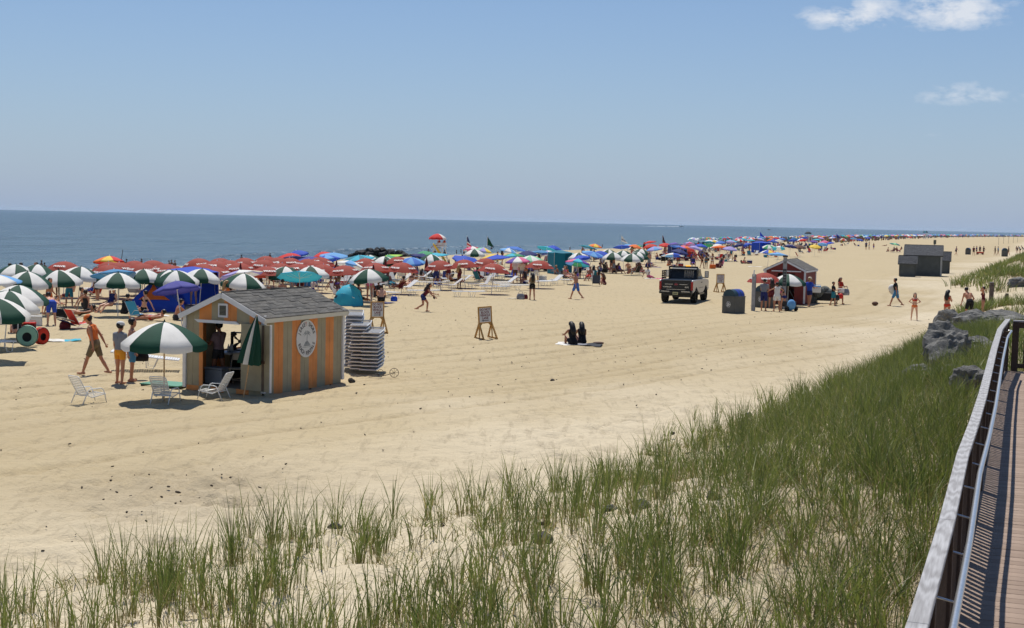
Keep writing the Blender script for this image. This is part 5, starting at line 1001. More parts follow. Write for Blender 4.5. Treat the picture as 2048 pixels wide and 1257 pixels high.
# pose: lean, side, head pitch, head yaw, thighs (l,r) (fwd,out,knee), arms (l,r) (fwd,out,elbow,forearm out), sit height or None
POSES = {
 'stand': dict(th=((4, 4, 5), (-3, 5, 4)), ar=((4, 8, 18, 4), (-2, 9, 14, 6))),
 'walk': dict(lean=6, th=((26, 2, 8), (-16, 2, 26)), ar=((-22, 8, 14, 4), (24, 8, 30, 2))),
 'drag': dict(lean=10, hp=28, th=((24, 2, 6), (-20, 2, 12)), ar=((-18, 8, 8, 4), (-34, 10, 8, 4))),
 'stroll': dict(lean=3, th=((12, 3, 4), (-8, 3, 12)), ar=((6, 10, 40, 2), (-10, 9, 14, 4))),
 'phone': dict(hp=24, th=((3, 4, 3), (-2, 4, 4)), ar=((22, 6, 95, -22), (18, 8, 85, -18))),
 'carry': dict(hp=8, lean=-3, th=((10, 4, 6), (-8, 4, 10)), ar=((26, 10, 70, -8), (26, 10, 70, -8))),
 'hips': dict(th=((3, 8, 2), (-2, 8, 3)), ar=((-18, 42, 75, -50), (-18, 42, 75, -50))),
 'crouch': dict(lean=38, hp=-10, th=((38, 6, 42), (2, 4, 62)), ar=((40, 10, 40, 0), (28, 14, 30, 6))),
 'bend': dict(lean=72, hp=15, th=((10, 5, 12), (4, 5, 10)), ar=((22, 6, 10, 0), (14, 8, 12, 0))),
 'stoop': dict(lean=34, hp=22, th=((14, 6, 18), (2, 6, 10)), ar=((16, 6, 6, 2), (-12, 30, 50, -30))),
 'headhold': dict(hp=8, th=((3, 5, 4), (-2, 5, 4)), ar=((140, 35, 130, -30), (120, 40, 120, -40))),
 'arms_out': dict(hp=10, th=((3, 6, 3), (-3, 6, 3)), ar=((30, 62, 40, 10), (30, 60, 45, 10))),
 'sit': dict(lean=-12, hp=10, sit=.10, th=((72, 8, 22), (78, 10, 14)), ar=((-35, 16, 6, 4), (-32, 16, 8, 4))),
 'hug': dict(lean=18, hp=18, sit=.10, th=((118, 8, 120), (122, 10, 122)), ar=((52, 12, 30, -14), (50, 12, 30, -14))),
 'chair': dict(lean=-28, hp=24, sit=.32, th=((84, 8, 40), (80, 9, 46)), ar=((10, 16, 60, 2), (12, 16, 62, 0))),
 'lie': dict(lean=-82, hp=30, sit=.12, th=((86, 5, 2), (100, 6, 32)), ar=((84, 22, 8, 8), (80, 18, 14, 4))),
 'recline': dict(lean=-48, hp=30, sit=.45, th=((86, 5, 4), (98, 6, 24)), ar=((40, 16, 20, 8), (38, 16, 26, 4))),
}
def cap_mesh(bm, a, b, ra, rb, sq=(1, 1), seg=8):
    """closed tapered capsule between a and b"""
    a, b = Vector(a), Vector(b); d = b - a; l = d.length; q = d.to_track_quat('Z', 'Y') if l > 1e-5 else Euler((0, 0, 0)).to_quaternion(); rings = []
    for i in range(4): t = math.pi / 2 * i / 3.5; rings.append((ra * math.sin(t + .2) if i < 3 else ra, -ra * math.cos(t + .2) if i < 3 else 0))
    for i in range(4): t = math.pi / 2 * (3 - i) / 3.5; rings.append((rb if i == 0 else rb * math.sin(t + .2), l + (0 if i == 0 else rb * math.cos(t + .2))))
    vs_ = []
    for r, z in rings: vs_.append([bm.verts.new(a + q @ Vector((r * math.cos(6.2832 * k / seg) * sq[0], r * math.sin(6.2832 * k / seg) * sq[1], z))) for k in range(seg)])
    for i in range(len(rings) - 1):
        for k in range(seg): bm.faces.new((vs_[i][k], vs_[i][(k + 1) % seg], vs_[i + 1][(k + 1) % seg], vs_[i + 1][k]))
    bm.faces.new(vs_[0][::-1]); bm.faces.new(vs_[-1])
def make_body(pose, fem=False, fine=False):
    P = dict(lean=0, side=0, hp=5, hy=0, sit=None); P.update(POSES[pose]); S = []   # S: (bone, a, b, ra, rb)
    hipw, shw = (.095, .155) if fem else (.088, .185); up = Vector((0, math.sin(R(P['lean'])), math.cos(R(P['lean'])))); fw = Vector((0, math.cos(R(P['lean'])), -math.sin(R(P['lean'])))); X_ = Vector((1, 0, 0)); pel = Vector((0, 0, 0))
    waist = pel + up * .17; chest = pel + up * .36 + fw * .01; neck = pel + up * .53 - fw * .005; k_ = .92 if fem else 1.
    hd = Vector((0, math.sin(R(P['lean'] * .45 + P['hp'])), math.cos(R(P['lean'] * .45 + P['hp'])))); head = neck + hd * .155
    hw = .125 if fem else .112
    for s in (-1, 1):
        S.append(('pelvis', pel + X_ * s * .055 - up * .02 - fw * .015, waist + X_ * s * .035, hw * .92, .098 * k_)); S.append(('chest', waist + X_ * s * .04, chest + X_ * s * (shw - .10), .098 * k_, .112 * k_)); S.append(('chest', chest + X_ * s * (shw - .11), neck + X_ * s * .03 - up * .04, .10 * k_, .06))
        S.append(('shoulder', neck - up * .055 + X_ * s * .05, neck - up * .075 + X_ * s * (shw - .0), .058, .056 * k_))
        if fem: S.append(('chest', chest + X_ * s * .068 + fw * .075 + up * .02, chest + X_ * s * .068 + fw * .085, .058, .05))
    S.append(('neck', neck - up * .05, neck + hd * .08, .056 * k_, .05 * k_)); joints = {}
    hf = Vector((0, hd.z, -hd.y))
    S.append(('head', head - hd * .025 + hf * .028, head - hd * .055 + hf * .045, .076, .058)); S.append(('head', head + hd * .045 - hf * .022, head + hd * .04 + hf * .02, .094, .088)); S.append(('head', head - hd * .01 + hf * .098, head + hd * .025 + hf * .088, .017, .012))
    for s in (-1, 1): S.append(('head', head + X_ * s * .082 + hd * .0, head + X_ * s * .088 + hd * .03, .014, .016))
    for i, s in enumerate((-1, 1)):
        a, o_, kn = P['th'][i]; h = pel + X_ * s * hipw - up * .03; d1 = dvec(a, o_, s); kp = h + d1 * .42; d2 = dvec(a - kn, o_ * .4, s); an = kp + d2 * .40
        fd = Vector((s * .12, 1, 0)).normalized() if P['sit'] is None else (Vector((s * .2, .35 if a < 100 else 1, .9 if a < 100 else 0))).normalized()
        f0 = an + d2 * .045 - fd * .05; S += [('thigh', h, kp, .092 * (1.05 if fem else 1), .056), ('shin', kp + d2 * .02, kp + d2 * .16, .054, .057), ('shin', kp + d2 * .16, an, .056, .036), ('foot', f0, f0 + fd * .19, .038, .030)]
        a, o_, el, fo = P['ar'][i]; sh = neck - up * .075 + X_ * s * shw; d1 = dvec(a + P['lean'] * .0, o_, s); e = sh + d1 * .29; d2 = dvec(a + el, fo, s); wr = e + d2 * .245; hn = wr + d2 * .085
        S += [('arm', sh, e, .052 * k_, .039 * k_), ('forearm', e, e + d2 * .08, .040 * k_, .041 * k_), ('forearm', e + d2 * .08, wr, .041 * k_, .026), ('hand', wr, hn, .027, .034)]
        joints['hand', s] = (hn, d2); joints['wrist', s] = wr
    bm = bmesh.new()
    for n_, a, b_, ra, rb in S: cap_mesh(bm, a, b_, ra, rb, (1, .62) if n_ == 'hand' else (1, 1))
    me = bpy.data.meshes.new('body'); bm.to_mesh(me); bm.free(); ob = bpy.data.objects.new('tmp', me); COL.objects.link(ob)
    md = ob.modifiers.new('r', 'REMESH'); md.mode = 'VOXEL'; md.voxel_size = .017 if fine else .026
    sm = ob.modifiers.new('s', 'SMOOTH'); sm.factor = .5; sm.iterations = 3
    bpy.context.view_layer.update(); m2 = bpy.data.meshes.new_from_object(ob.evaluated_get(bpy.context.evaluated_depsgraph_get())); bpy.data.objects.remove(ob); bpy.data.meshes.remove(me)
    V_ = np.array([v.co for v in m2.vertices]); N_ = np.array([v.normal for v in m2.vertices]); Fc = [tuple(p.vertices) for p in m2.polygons]; bpy.data.meshes.remove(m2)
    best = np.full(len(V_), 9.); bone = np.zeros(len(V_), int); tt = np.zeros(len(V_)); names = [s_[0] for s_ in S]
    for i, (n_, a, b_, ra, rb) in enumerate(S):
        a, b_ = np.array(a), np.array(b_); ab = b_ - a; t = np.clip(((V_ - a) @ ab) / (ab @ ab), 0, 1); dd = np.linalg.norm(V_ - a - t[:, None] * ab, axis=1) - (ra + (rb - ra) * t); w = dd < best; best[w] = dd[w]; bone[w] = i; tt[w] = t[w]
    bn = np.array(names)[bone]; zmin = V_[:, 2].min(); dz = -zmin if P['sit'] is None else P['sit'] + .0
    if P['sit'] is not None:
        low = V_[np.isin(bn, ['pelvis', 'thigh'])][:, 2].min(); dz = P['sit'] - .10 - low if P['sit'] <= .12 else P['sit'] - .06 - low
    sh = np.array([0, 0, dz]); V_ = V_ + sh; fing = MB()
    for s in (-1, 1):     # five separate fingers, lightly curled, rooted in the palm
        hn, d2 = joints['hand', s]; hn = hn + Vector((0, 0, dz)); side = d2.cross(Vector((s, 0, 0)));  side = side.normalized() if side.length > .1 else Vector((0, 1, 0)); inn = side.cross(d2) * (1 if True else 1)
        for k in range(4):
            b0 = hn + side * (.027 - .018 * k); ln = (.062, .072, .068, .052)[k]; fing.tube([b0, b0 + d2 * ln * .5 + inn * .006, b0 + d2 * ln * .85 + inn * .02], [.0095, .0085, .006], 5)
        b0 = hn - d2 * .045 + side * .026; fing.tube([b0, b0 + side * .03 + d2 * .03, b0 + side * .032 + d2 * .058 + inn * .01], [.011, .010, .007], 5)
    up_ = dict(head=head + Vector((0, 0, dz)), hd=hd, hf=hf, neck=neck + Vector((0, 0, dz)), up=up, fw=fw, pel=pel + Vector((0, 0, dz)), hands={s: joints['hand', s][0] + Vector((0, 0, dz)) for s in (-1, 1)}, chest=chest + Vector((0, 0, dz)))
    return V_, N_, Fc, bn, tt, up_, fing
TM = {}
def shell(name, V_, N_, Fc, sel, off):
    fs_ = [f for f in Fc if all(sel[i] for i in f)]
    if not fs_: return None
    idx = sorted({i for f in fs_ for i in f}); mp_ = {j: i for i, j in enumerate(idx)}; me = bpy.data.meshes.new(name); me.from_pydata((V_[idx] + N_[idx] * off).tolist(), [], [tuple(mp_[i] for i in f) for f in fs_]); me.polygons.foreach_set('use_smooth', [True] * len(fs_)); return me
def template(pose, fem, fine):
    key = (pose, fem, fine)
    if key in TM: return TM[key]
    V_, N_, Fc, bn, tt, J, fing = make_body(pose, fem, fine); o_ = len(V_)
    me = bpy.data.meshes.new('body'); allv = V_.tolist() + [list(q) for q in fing.v]; fs_ = Fc + [tuple(i + o_ for i in f) for f in fing.f]; me.from_pydata(allv, [], fs_); me.polygons.foreach_set('use_smooth', [True] * len(fs_))
    rel = V_ - np.array(J['head']); hz = rel @ np.array(J['hd']); hy = rel @ np.array(J['hf']); isH = np.isin(bn, ['head', 'neck'])
    T = dict(body=me, J=J)
    # eyes and mouth as small dark patches on the face
    T['hair'] = shell('hair', V_, N_, Fc, (bn == 'head') & ((hz > .045 + .9 * np.clip(hy - .0, 0, 1)) | ((hy < .005) & (hz > -.06))), .014)
    hip = np.isin(bn, ['pelvis']); th = bn == 'thigh'
    pz = (V_ - np.array(J['pel'])) @ np.array(J['up'])
    T['trunks'] = shell('trunks', V_, N_, Fc, (hip & (pz < .10)) | (th & (tt < .86)), .022); T['shorts'] = shell('shorts', V_, N_, Fc, (hip & (pz < .12)) | (th & (tt < .5)), .014); T['brief'] = shell('swim_bottom', V_, N_, Fc, (hip & (pz < .05)) | (th & (tt < .10)), .008)
    tor = np.isin(bn, ['chest', 'shoulder']); cz = pz
    T['tee'] = shell('shirt', V_, N_, Fc, tor | (hip & (pz > .03)) | ((bn == 'arm') & (tt < .62)), .018); T['tank'] = shell('tank_top', V_, N_, Fc, (tor & (np.abs(V_[:, 0]) < .165)) | (hip & (pz > .02)), .014); T['bikini'] = shell('swim_top', V_, N_, Fc, tor & (cz > .30) & (cz < .42), .010); T['dress'] = shell('dress', V_, N_, Fc, (tor & (np.abs(V_[:, 0]) < .17)) | hip | (th & (tt < .6)), .03)
    T['long'] = shell('long_sleeved_shirt', V_, N_, Fc, tor | (hip & (pz > .03)) | np.isin(bn, ['arm']) | ((bn == 'forearm') & (tt < 2)), .016)
    T['suit'] = shell('swimsuit', V_, N_, Fc, (tor & (np.abs(V_[:, 0]) < .15) & (cz < .46)) | hip, .008)
    h = J['head']; mb = MB()   # long hair falling down the back
    up, fw = J['up'], J['fw']; pts = [h + J['hd'] * .06 - J['hf'] * .05, h - J['hf'] * .085, J['neck'] - fw * .10, J['neck'] - up * .16 - fw * .125, J['neck'] - up * .30 - fw * .12]
    mb.tube(pts, [.07, .098, .105, .10, .05], 9); mb.v = [(x * 1.15, y, z) for x, y, z in mb.v]; T['long_hair'] = mb.mesh('long_hair', smooth=True)
    mb = MB(); Mh = Matrix.Translation(h + J['hd'] * .055) @ J['hd'].to_track_quat('Z', 'Y').to_matrix().to_4x4(); Q = Matrix((Vector((1, 0, 0)), J['hf'], J['hd'])).transposed().to_4x4(); Mh = Matrix.Translation(h + J['hd'] * .055) @ Q
    mb.lathe([(.118, -.01), (.118, .03), (.10, .075), (.05, .10), (.001, .107)], 14, M=Mh).add([(-.085, .075, -.005), (.085, .075, -.005), (.075, .17, -.018), (.0, .195, -.022), (-.075, .17, -.018)], [(0, 1, 2, 3, 4)], 0, Mh); T['cap'] = mb.mesh('cap', smooth=True)
    T['sun_hat'] = MB().lathe([(.25, -.03), (.12, .01), (.115, .07), (.06, .11), (.001, .115)], 16, M=Mh).mesh('sun_hat', smooth=True)
    T['eyes'] = MB().ell((h + J['hf'] * .096 + J['hd'] * .03 + Vector((.032, 0, 0))), (.013, .010, .008), 6).ell((h + J['hf'] * .096 + J['hd'] * .03 - Vector((.032, 0, 0))), (.013, .010, .008), 6).mesh('eyes'); T['mouth'] = MB().ell(h + J['hf'] * .098 - J['hd'] * .052, (.024, .008, .006), 6).mesh('mouth')
    TM[key] = T; return T
EYE = mat('eye_dark', (.02, .015, .012), .3); LIP = mat('lip', (.35, .12, .10), .5)
GNAME = dict(trunks='swim trunks', shorts='shorts', brief='swim bottoms', tee='t-shirt', tank='tank top', bikini='bikini top', dress='dress', long='long sleeved shirt', suit='swimsuit')
def person(loc, rz, pose, wear, label, group=None, fem=False, skin=None, hair=0, long_hair=False, hat=None, h=1.74, fine=False):
    """wear: list of (garment, colour); faces +y before turning by rz"""
    T = template(pose, fem, fine); r = empty('person', loc, rz, label, 'person', group, scale=h / 1.74)
    sk = skin if skin is not None else random.choice((0, 0, 1, 1, 2, 3)); put('body', T['body'], SKINS[sk], r); put('hair', T['hair'], HAIRS[hair], r)
    if long_hair: put('long_hair', T['long_hair'], HAIRS[hair], r)
    if hat: put(hat[0], T[hat[0]], cloth(hat[1]), r)
    for gm, c in wear:
        if T[gm] is not None: put(T[gm].name.split('.')[0], T[gm], cloth(c), r)
    if fine: put('eyes', T['eyes'], EYE, r); put('mouth', T['mouth'], LIP, r)
    return r
def P_(px, py, face, pose, wear, label, **k): return person(ground(px, py), R(face), pose, wear, label, fine=k.pop('fine', True), **k)
# face: 0 looks away from the camera, 90 to the left, -90 to the right, 180 to the camera
P_(189, 749, 84, 'drag', [('tank', 'orange'), ('trunks', 'khaki')], 'attendant in orange tank top and khaki shorts pulling a lounger', hat=('cap', 'orange'), skin=1, h=1.76)
P_(240, 768, -28, 'stand', [('tee', 'grey'), ('shorts', 'amber')], 'person in grey t-shirt, yellow shorts and white cap by the green and white umbrella', hat=('cap', 'white'), skin=1, h=1.66)
P_(264, 763, -60, 'stand', [('trunks', 'sky blue')], 'bare chested person in blue trunks beside the dragged lounger', skin=1, h=1.72)
bag(ground(283, 760) + Vector((0, 0, .52)), R(20), 'black', 'black cloth bag hanging from the hand of the person in blue trunks', .9)
person(at(HUTM, .42, .86, FZ), R(-24.5 + 80), 'carry', [('tee', 'mauve'), ('shorts', 'charcoal')], 'attendant in mauve t-shirt standing inside the hut', skin=2, fine=True, h=1.62)
P_(846, 624, -86, 'crouch', [('tank', 'maroon'), ('shorts', 'navy')], 'crouching player in maroon top and navy shorts holding a paddle', fem=True, hair=1, long_hair=True, skin=1, h=1.62)
pd = empty('paddle', ground(866, 604) + Vector((0, 0, .35)), R(10), 'dark bat shaped paddle in the hand of the crouching player', 'paddle'); MB().tube([(0, 0, .28), (.03, 0, .02)], .014, 6).obj('handle', POLE_T, pd); MB().box((.05, 0, -.09), (.11, .02, .22), (0, -.25, 0)).obj('blade', BLACK, pd, .03)
P_(1064, 600, 20, 'phone', [('tank', 'khaki'), ('shorts', 'black')], 'person in olive top and black shorts looking down at a phone on open sand', fem=True, hair=0, long_hair=True, skin=1, h=1.60)
P_(1152, 599, 60, 'walk', [('trunks', 'cornflower blue')], 'bare chested walker in blue patterned trunks on open sand', skin=1, h=1.74)
bag(ground(1041, 599), R(0), 'grey', 'grey and white beach bag with a tall handle on the sand', 1.1); bag(ground(1050, 598.5), R(30), 'maroon', 'dark brown bag beside the grey and white beach bag', .9); towel(ground(1027, 598), R(60), ['cream'], 'crumpled cream towel beside the beach bags', (.8, .7))
P_(1146, 690, 22, 'hug', [('suit', 'black'), ('shorts', 'black')], 'seated person with long black hair on a towel, leaning on a friend', fem=True, long_hair=True, skin=2, h=1.66)
P_(1164, 688, 8, 'hug', [('tank', 'black'), ('brief', 'black')], 'seated person with black hair and black top, right of a friend', fem=True, long_hair=True, skin=2, h=1.58)
towel(ground(1158, 690), R(80), ['charcoal', 'grey', 'white'], 'grey and white towel under the two seated friends', (.9, 1.7)); o = MB().ell((0, 0, .05), (.22, .08, .05), 10).obj('sandal', mat('brown_leather', (.12, .05, .03), .6), smooth=True); o.location = ground(1197, 689); tag(o, 'brown leather sandal at the end of the grey and white towel', 'sandal')
# the customers at the red hut
P_(1527, 622, -30, 'phone', [('tee', 'grey'), ('trunks', 'navy')], 'customer in pale grey t-shirt and navy shorts at the red hut', hat=('cap', 'white'), skin=1, h=1.76)
P_(1543, 617, -10, 'stand', [('dress', 'maroon')], 'customer in a dark red dress under the red umbrella at the hut', fem=True, long_hair=True, hair=1, skin=1, h=1.68)
P_(1553, 623.5, 8, 'arms_out', [('dress', 'white')], 'customer in white tank dress with arms spread at the red hut', fem=True, hair=0, skin=1, h=1.60)
P_(1567, 622, 30, 'stoop', [('bikini', 'pink'), ('brief', 'navy')], 'customer stooping over the beach wagon at the red hut', fem=True, hair=1, long_hair=True, skin=0, h=1.45)
wg = empty('beach_wagon', ground(1576, 622), R(25), 'beach wagon with grey wheels and a pale blue tote at the red hut', 'wagon'); MB().box((0, 0, .38), (.5, .85, .3)).obj('tub', cloth('charcoal'), wg, .02); MB().ell((-.05, -.35, .35), (.26, .2, .3), 12).obj('tote', cloth('light blue'), wg, smooth=True)
for x in (-.3, .3):
    for y in (-.3, .3): MB().lathe([(.04, -.04), (.14, -.045), (.14, .045), (.04, .04)], 14, M=Matrix.Translation((x, y, .14)) @ Matrix.Rotation(R(90), 4, 'Y')).obj('wheel', RUBBER, wg)
MB().tube([(-.2, .4, .5), (-.2, .62, .95), (.2, .62, .95), (.2, .4, .5)], .015, 5).obj('handle', STEEL, wg)
P_(1618, 614, -50, 'carry', [('tee', 'royal blue'), ('shorts', 'navy')], 'person in royal blue t-shirt carrying a white cooler', skin=1, hair=3, hat=('cap', 'cream'), h=1.72)
cooler(ground(1631, 612) + Vector((0, 0, .78)), R(-20), 'white', 'light blue', 'white cooler with pale blue lid carried by the person in blue', 1.0)
nc = empty('net_cart', ground(1645, 607), R(-20), 'cart heaped with grey netting beside the red hut', 'cart'); NETM = mat('grey_net', (.14, .15, .135), .9, .5, 14, bump=1., bscale=18); mb = MB()
for k in range(9): a = random.Random(k); mb.ell((a.uniform(-.5, .45), a.uniform(-.2, .2), .55 + a.uniform(-.1, .3)), (.34, .3, .30), 10)
mb.obj('netting', NETM, nc, smooth=True); MB().prism([(-.85, 0), (-.55, .7), (-.2, .8), (-.3, .35), (-.4, 0)], -.28, -.2, 'y').obj('draped_net', NETM, nc)
for x in (-.35, .75): MB().box((x, 0, .35), (.05, .5, .7)).obj('frame_post', DARK, nc)
MB().box((.2, 0, .42), (1.15, .55, .5)).obj('crate', BLACK, nc, .02)
for k, px in enumerate((1594, 1601)): beach_chair(ground(px, 607.5), R(-100 + 8 * k), 'cream', 'cream folding chair standing against the red hut wall', 'cream chairs by the red hut')
P_(1606, 604, 60, 'chair', [('tank', 'maroon'), ('shorts', 'black')], 'person in dark red top sitting in the shade of the red hut wall', fem=True, hair=0, skin=2, h=1.6)
P_(1666, 611.5, -120, 'carry', [('tee', 'black'), ('trunks', 'teal')], 'child in black shirt and teal trunks carrying a bundle', skin=1, h=1.42)
P_(1680, 608.5, -160, 'carry', [('tank', 'scarlet'), ('shorts', 'burgundy')], 'person in red top holding a white box and a red ball', fem=True, long_hair=True, hair=1, skin=1, h=1.62)
o = MB().ell((0, 0, 0), (.17, .17, .17), 14).obj('beach_ball', cloth('red'), smooth=True); o.location = ground(1679, 609.5) + Vector((0, -.2, .52)); tag(o, 'red ball held by the person with the white box', 'ball'); o = MB().box((0, 0, 0), (.38, .2, .26)).obj('white_box', cloth('white'), bev=.02); o.location = ground(1679, 609) + Vector((0, -.22, .85)); tag(o, 'white box held in front of the person in red', 'box')
bag(ground(1690, 609) + Vector((0, 0, .55)), R(20), 'grey', 'grey and white backpack hanging beside the person in red', 1.3); bag(ground(1671, 611) + Vector((0, 0, .3)), 0, 'charcoal', 'dark net bag hanging from the hand of the child in black', 1.1)
P_(1791, 613, 60, 'walk', [('tee', 'black'), ('trunks', 'sky blue')], 'walker in black t-shirt and blue trunks carrying a white bundle', skin=1, h=1.74); o = MB().ell((0, 0, 0), (.24, .2, .25), 12).ell((.05, .05, -.2), (.18, .16, .2), 10).obj('towel_bundle', cloth('white'), smooth=True); o.location = ground(1783, 612) + Vector((0, 0, 1.05)); tag(o, 'white towel bundle under the arm of the walker in black', 'bundle')
P_(1828, 641, 165, 'hips', [('bikini', 'scarlet'), ('brief', 'orange')], 'child in orange two piece swimsuit standing near the boulders', fem=True, long_hair=True, hair=1, skin=3, h=1.40)
P_(1893, 644, -40, 'phone', [('bikini', 'scarlet'), ('brief', 'scarlet')], 'person with long dark hair in red swimsuit behind the boulders', fem=True, long_hair=True, hair=0, skin=1, h=1.60)
P_(1938, 640, 10, 'stoop', [('trunks', 'black')], 'bare backed person in black trunks stooping behind the boulders', skin=1, h=1.66); P_(1965, 632, 70, 'headhold', [('suit', 'maroon')], 'person with both hands raised to the head beside the bollard', fem=True, hair=1, skin=1, h=1.42)
o = MB().ell((0, 0, .13), (.2, .15, .13), 10).obj('dropped_bag', cloth('brown'), smooth=True); o.location = ground(1750, 612); tag(o, 'small brown bag left alone on the open sand', 'bag')
# group far right
P_(1912, 511, -70, 'walk', [('tank', 'mauve'), ('shorts', 'black')], 'walker with a dark bag passing the charcoal sheds', fem=True, hair=0, fine=False)
for k, (px, py, c, ps) in enumerate(((1947, 511.5, 'maroon', 'stand'), (1953, 510, 'navy', 'stroll'), (1959.5, 509, 'charcoal', 'stand'), (1967, 510.5, 'brown', 'carry'))): P_(px, py, 100 * k, ps, [('tee', c), ('shorts', 'black')], 'person in %s top gathered at the far wagon' % c, fine=False)
wg2 = empty('pull_wagon', ground(1960, 509.5), R(80), 'red pull wagon between the group of people near the far bins', 'wagon'); MB().box((0, 0, .4), (.6, 1.3, .25)).obj('tub', cloth('scarlet'), wg2)
for x in (-.3, .3):
    for y in (-.45, .45): MB().lathe([(.03, -.04), (.15, -.04), (.15, .04), (.03, .04)], 12, M=Matrix.Translation((x, y, .15)) @ Matrix.Rotation(R(90), 4, 'Y')).obj('wheel', RUBBER, wg2)
for px, c in ((1990, 'black'), (1996, 'sky blue'), (2017, 'charcoal')): P_(px, 511, 60, 'stroll', [('tee', c), ('shorts', 'khaki')], 'person in %s top standing by the bin at the dune grass' % c, fine=False)
for k, px in enumerate((2034, 2040, 2046)): P_(px, 508 - k, 40 * k, 'stoop', [('tee', ('brown', 'grey', 'charcoal')[k]), ('shorts', 'black')], 'person in %s top on the path at the dune grass' % ('brown', 'grey', 'charcoal')[k], fine=False)
# left foreground of the crowd
CR = 'sunbathers near the green and white umbrellas'
P_(103, 652, 30, 'bend', [('trunks', 'blue')], 'bare backed person in blue and white trunks bending over', group=CR, skin=0); P_(72, 588, 140, 'stand', [('trunks', 'navy')], 'bare chested person standing between green and white umbrellas', group=CR, skin=0); P_(42, 590, 60, 'stand', [('trunks', 'black')], 'bare backed person in black trunks by the leftmost umbrellas', group=CR, skin=2); P_(20, 592, -20, 'stand', [('tee', 'scarlet'), ('shorts', 'navy')], 'person in red shirt standing under the leftmost umbrellas', group=CR, skin=1)
P_(195, 600, 170, 'stroll', [('tee', 'grey'), ('trunks', 'charcoal')], 'person in grey shirt and patterned trunks behind a green and white umbrella', group=CR); P_(225, 600, 10, 'stand', [('tank', 'charcoal'), ('trunks', 'grey')], 'person in grey trunks half hidden by a green and white umbrella', group=CR); P_(140, 605, 100, 'chair', [('trunks', 'maroon')], 'bare chested person sitting upright in a chair under an umbrella', group=CR)
P_(220, 625, 150, 'chair', [('suit', 'navy')], 'person in straw hat and navy swimsuit in a low chair', group=CR, fem=True, hat=('sun_hat', 'cream')); P_(287, 625, 70, 'sit', [('bikini', 'black'), ('brief', 'black')], 'person in black bikini sitting before the blue pyramid tent', group=CR, fem=True, hair=0); P_(387, 612, 178, 'stand', [('bikini', 'cream'), ('brief', 'charcoal')], 'person with long brown hair in pale bikini behind the hut roof', group=CR, fem=True, hair=1, long_hair=True, skin=3)
P_(303, 642, 80, 'lie', [('brief', 'scarlet')], 'person lying on a towel between the tent and the hut', group=CR, fem=True, hair=0); P_(352, 640, -60, 'hug', [('trunks', 'charcoal')], 'person in dark patterned trunks sitting beside the hut', group=CR); P_(160, 632, 100, 'lie', [('suit', 'black')], 'person in black swimsuit lying on the sand', group=CR, fem=True); P_(35, 668, 30, 'hug', [('tee', 'black')], 'person in wide straw hat sitting behind the pop up tents', group=CR, hat=('sun_hat', 'khaki')); P_(248, 628, -30, 'hug', [('tee', 'black'), ('shorts', 'black')], 'person in black sitting in the shade by the pyramid tent', group=CR)
bc = beach_chair(ground(157, 658), R(-40), 'scarlet', 'low chair with red white and blue stripes facing the sea'); bc['group'] = 'single'; put('back_stripe', beach_chair.me[1], cloth('white'), bc, Matrix.Translation((0, -.16, .26)) @ Matrix.Diagonal((1.02, 1.4, .3, 1))); put('back_stripe', beach_chair.me[1], cloth('navy'), bc, Matrix.Translation((0, -.04, .05)) @ Matrix.Diagonal((1.02, 1.6, .45, 1)))
beach_chair(ground(275, 640), R(-120), 'teal', 'teal low chair tipped back near the pyramid tent', 'chairs near the pyramid tent'); beach_chair(ground(60, 640), R(-100), 'navy', 'navy low chair under the leftmost umbrella', 'chairs near the leftmost umbrellas')
cooler(ground(70, 652), .2, 'white', 'white', 'white cooler standing under the leftmost umbrellas', 1.); cooler(ground(58, 664), .1, 'maroon', 'red', 'dark red cooler standing behind the pop up tents', .9); bag(ground(130, 659), .4, 'maroon', 'dark red bag beside the striped low chair', 1.); bag(ground(122, 636), .4, 'black', 'black bag beside the bending person', 1.3)
towel(ground(112, 682), R(-70), ['light blue', 'white', 'turquoise'], 'pale blue printed towel beside the red play tent', (.8, 1.7)); towel(ground(300, 632), R(70), ['white', 'light blue'], 'white towel in front of the blue pyramid tent', (.8, 1.6)); towel(ground(745, 606), R(70), ['navy', 'black'], 'navy towel under the group at the front green umbrella', (1.2, 2.2))
P_(763, 603, 10, 'hug', [('trunks', 'black')], 'bare backed person sitting on the sand under the front green umbrella', group=CR, skin=3); P_(720, 602, -60, 'sit', [('tank', 'charcoal'), ('shorts', 'black')], 'person in dark top sitting beside the bright blue shelter', group=CR, skin=2); P_(755, 596, 40, 'sit', [('tee', 'black'), ('shorts', 'charcoal')], 'person in black shirt lounging under the front green umbrella', group=CR, skin=2); P_(675, 590, 60, 'stand', [('tank', 'brown'), ('shorts', 'khaki')], 'bare armed person behind the bright blue shelter', group=CR, skin=1); P_(800, 590, 40, 'recline', [('suit', 'maroon')], 'person in dark swimsuit reclining on a lounger', group=CR, fem=True); bag(ground(788, 603), 0, 'royal blue', 'royal blue bag on the sand beside the loungers', .9)
P_(820, 578, 150, 'chair', [('bikini', 'brown'), ('brief', 'brown')], 'person sitting on a lounger with a towel', group=CR, fem=True, long_hair=True, hair=1); P_(903, 575, -60, 'recline', [('trunks', 'black')], 'person reclining on a lounger with knees raised', group=CR, skin=2); P_(1030, 566, 12, 'stand', [('tee', 'white'), ('shorts', 'brown')], 'person in white t-shirt and brown shorts seen from behind', skin=1); P_(1043, 567, -10, 'stroll', [('tee', 'cream'), ('shorts', 'grey')], 'person in cream t-shirt and grey shorts seen from behind', skin=1, hair=1)
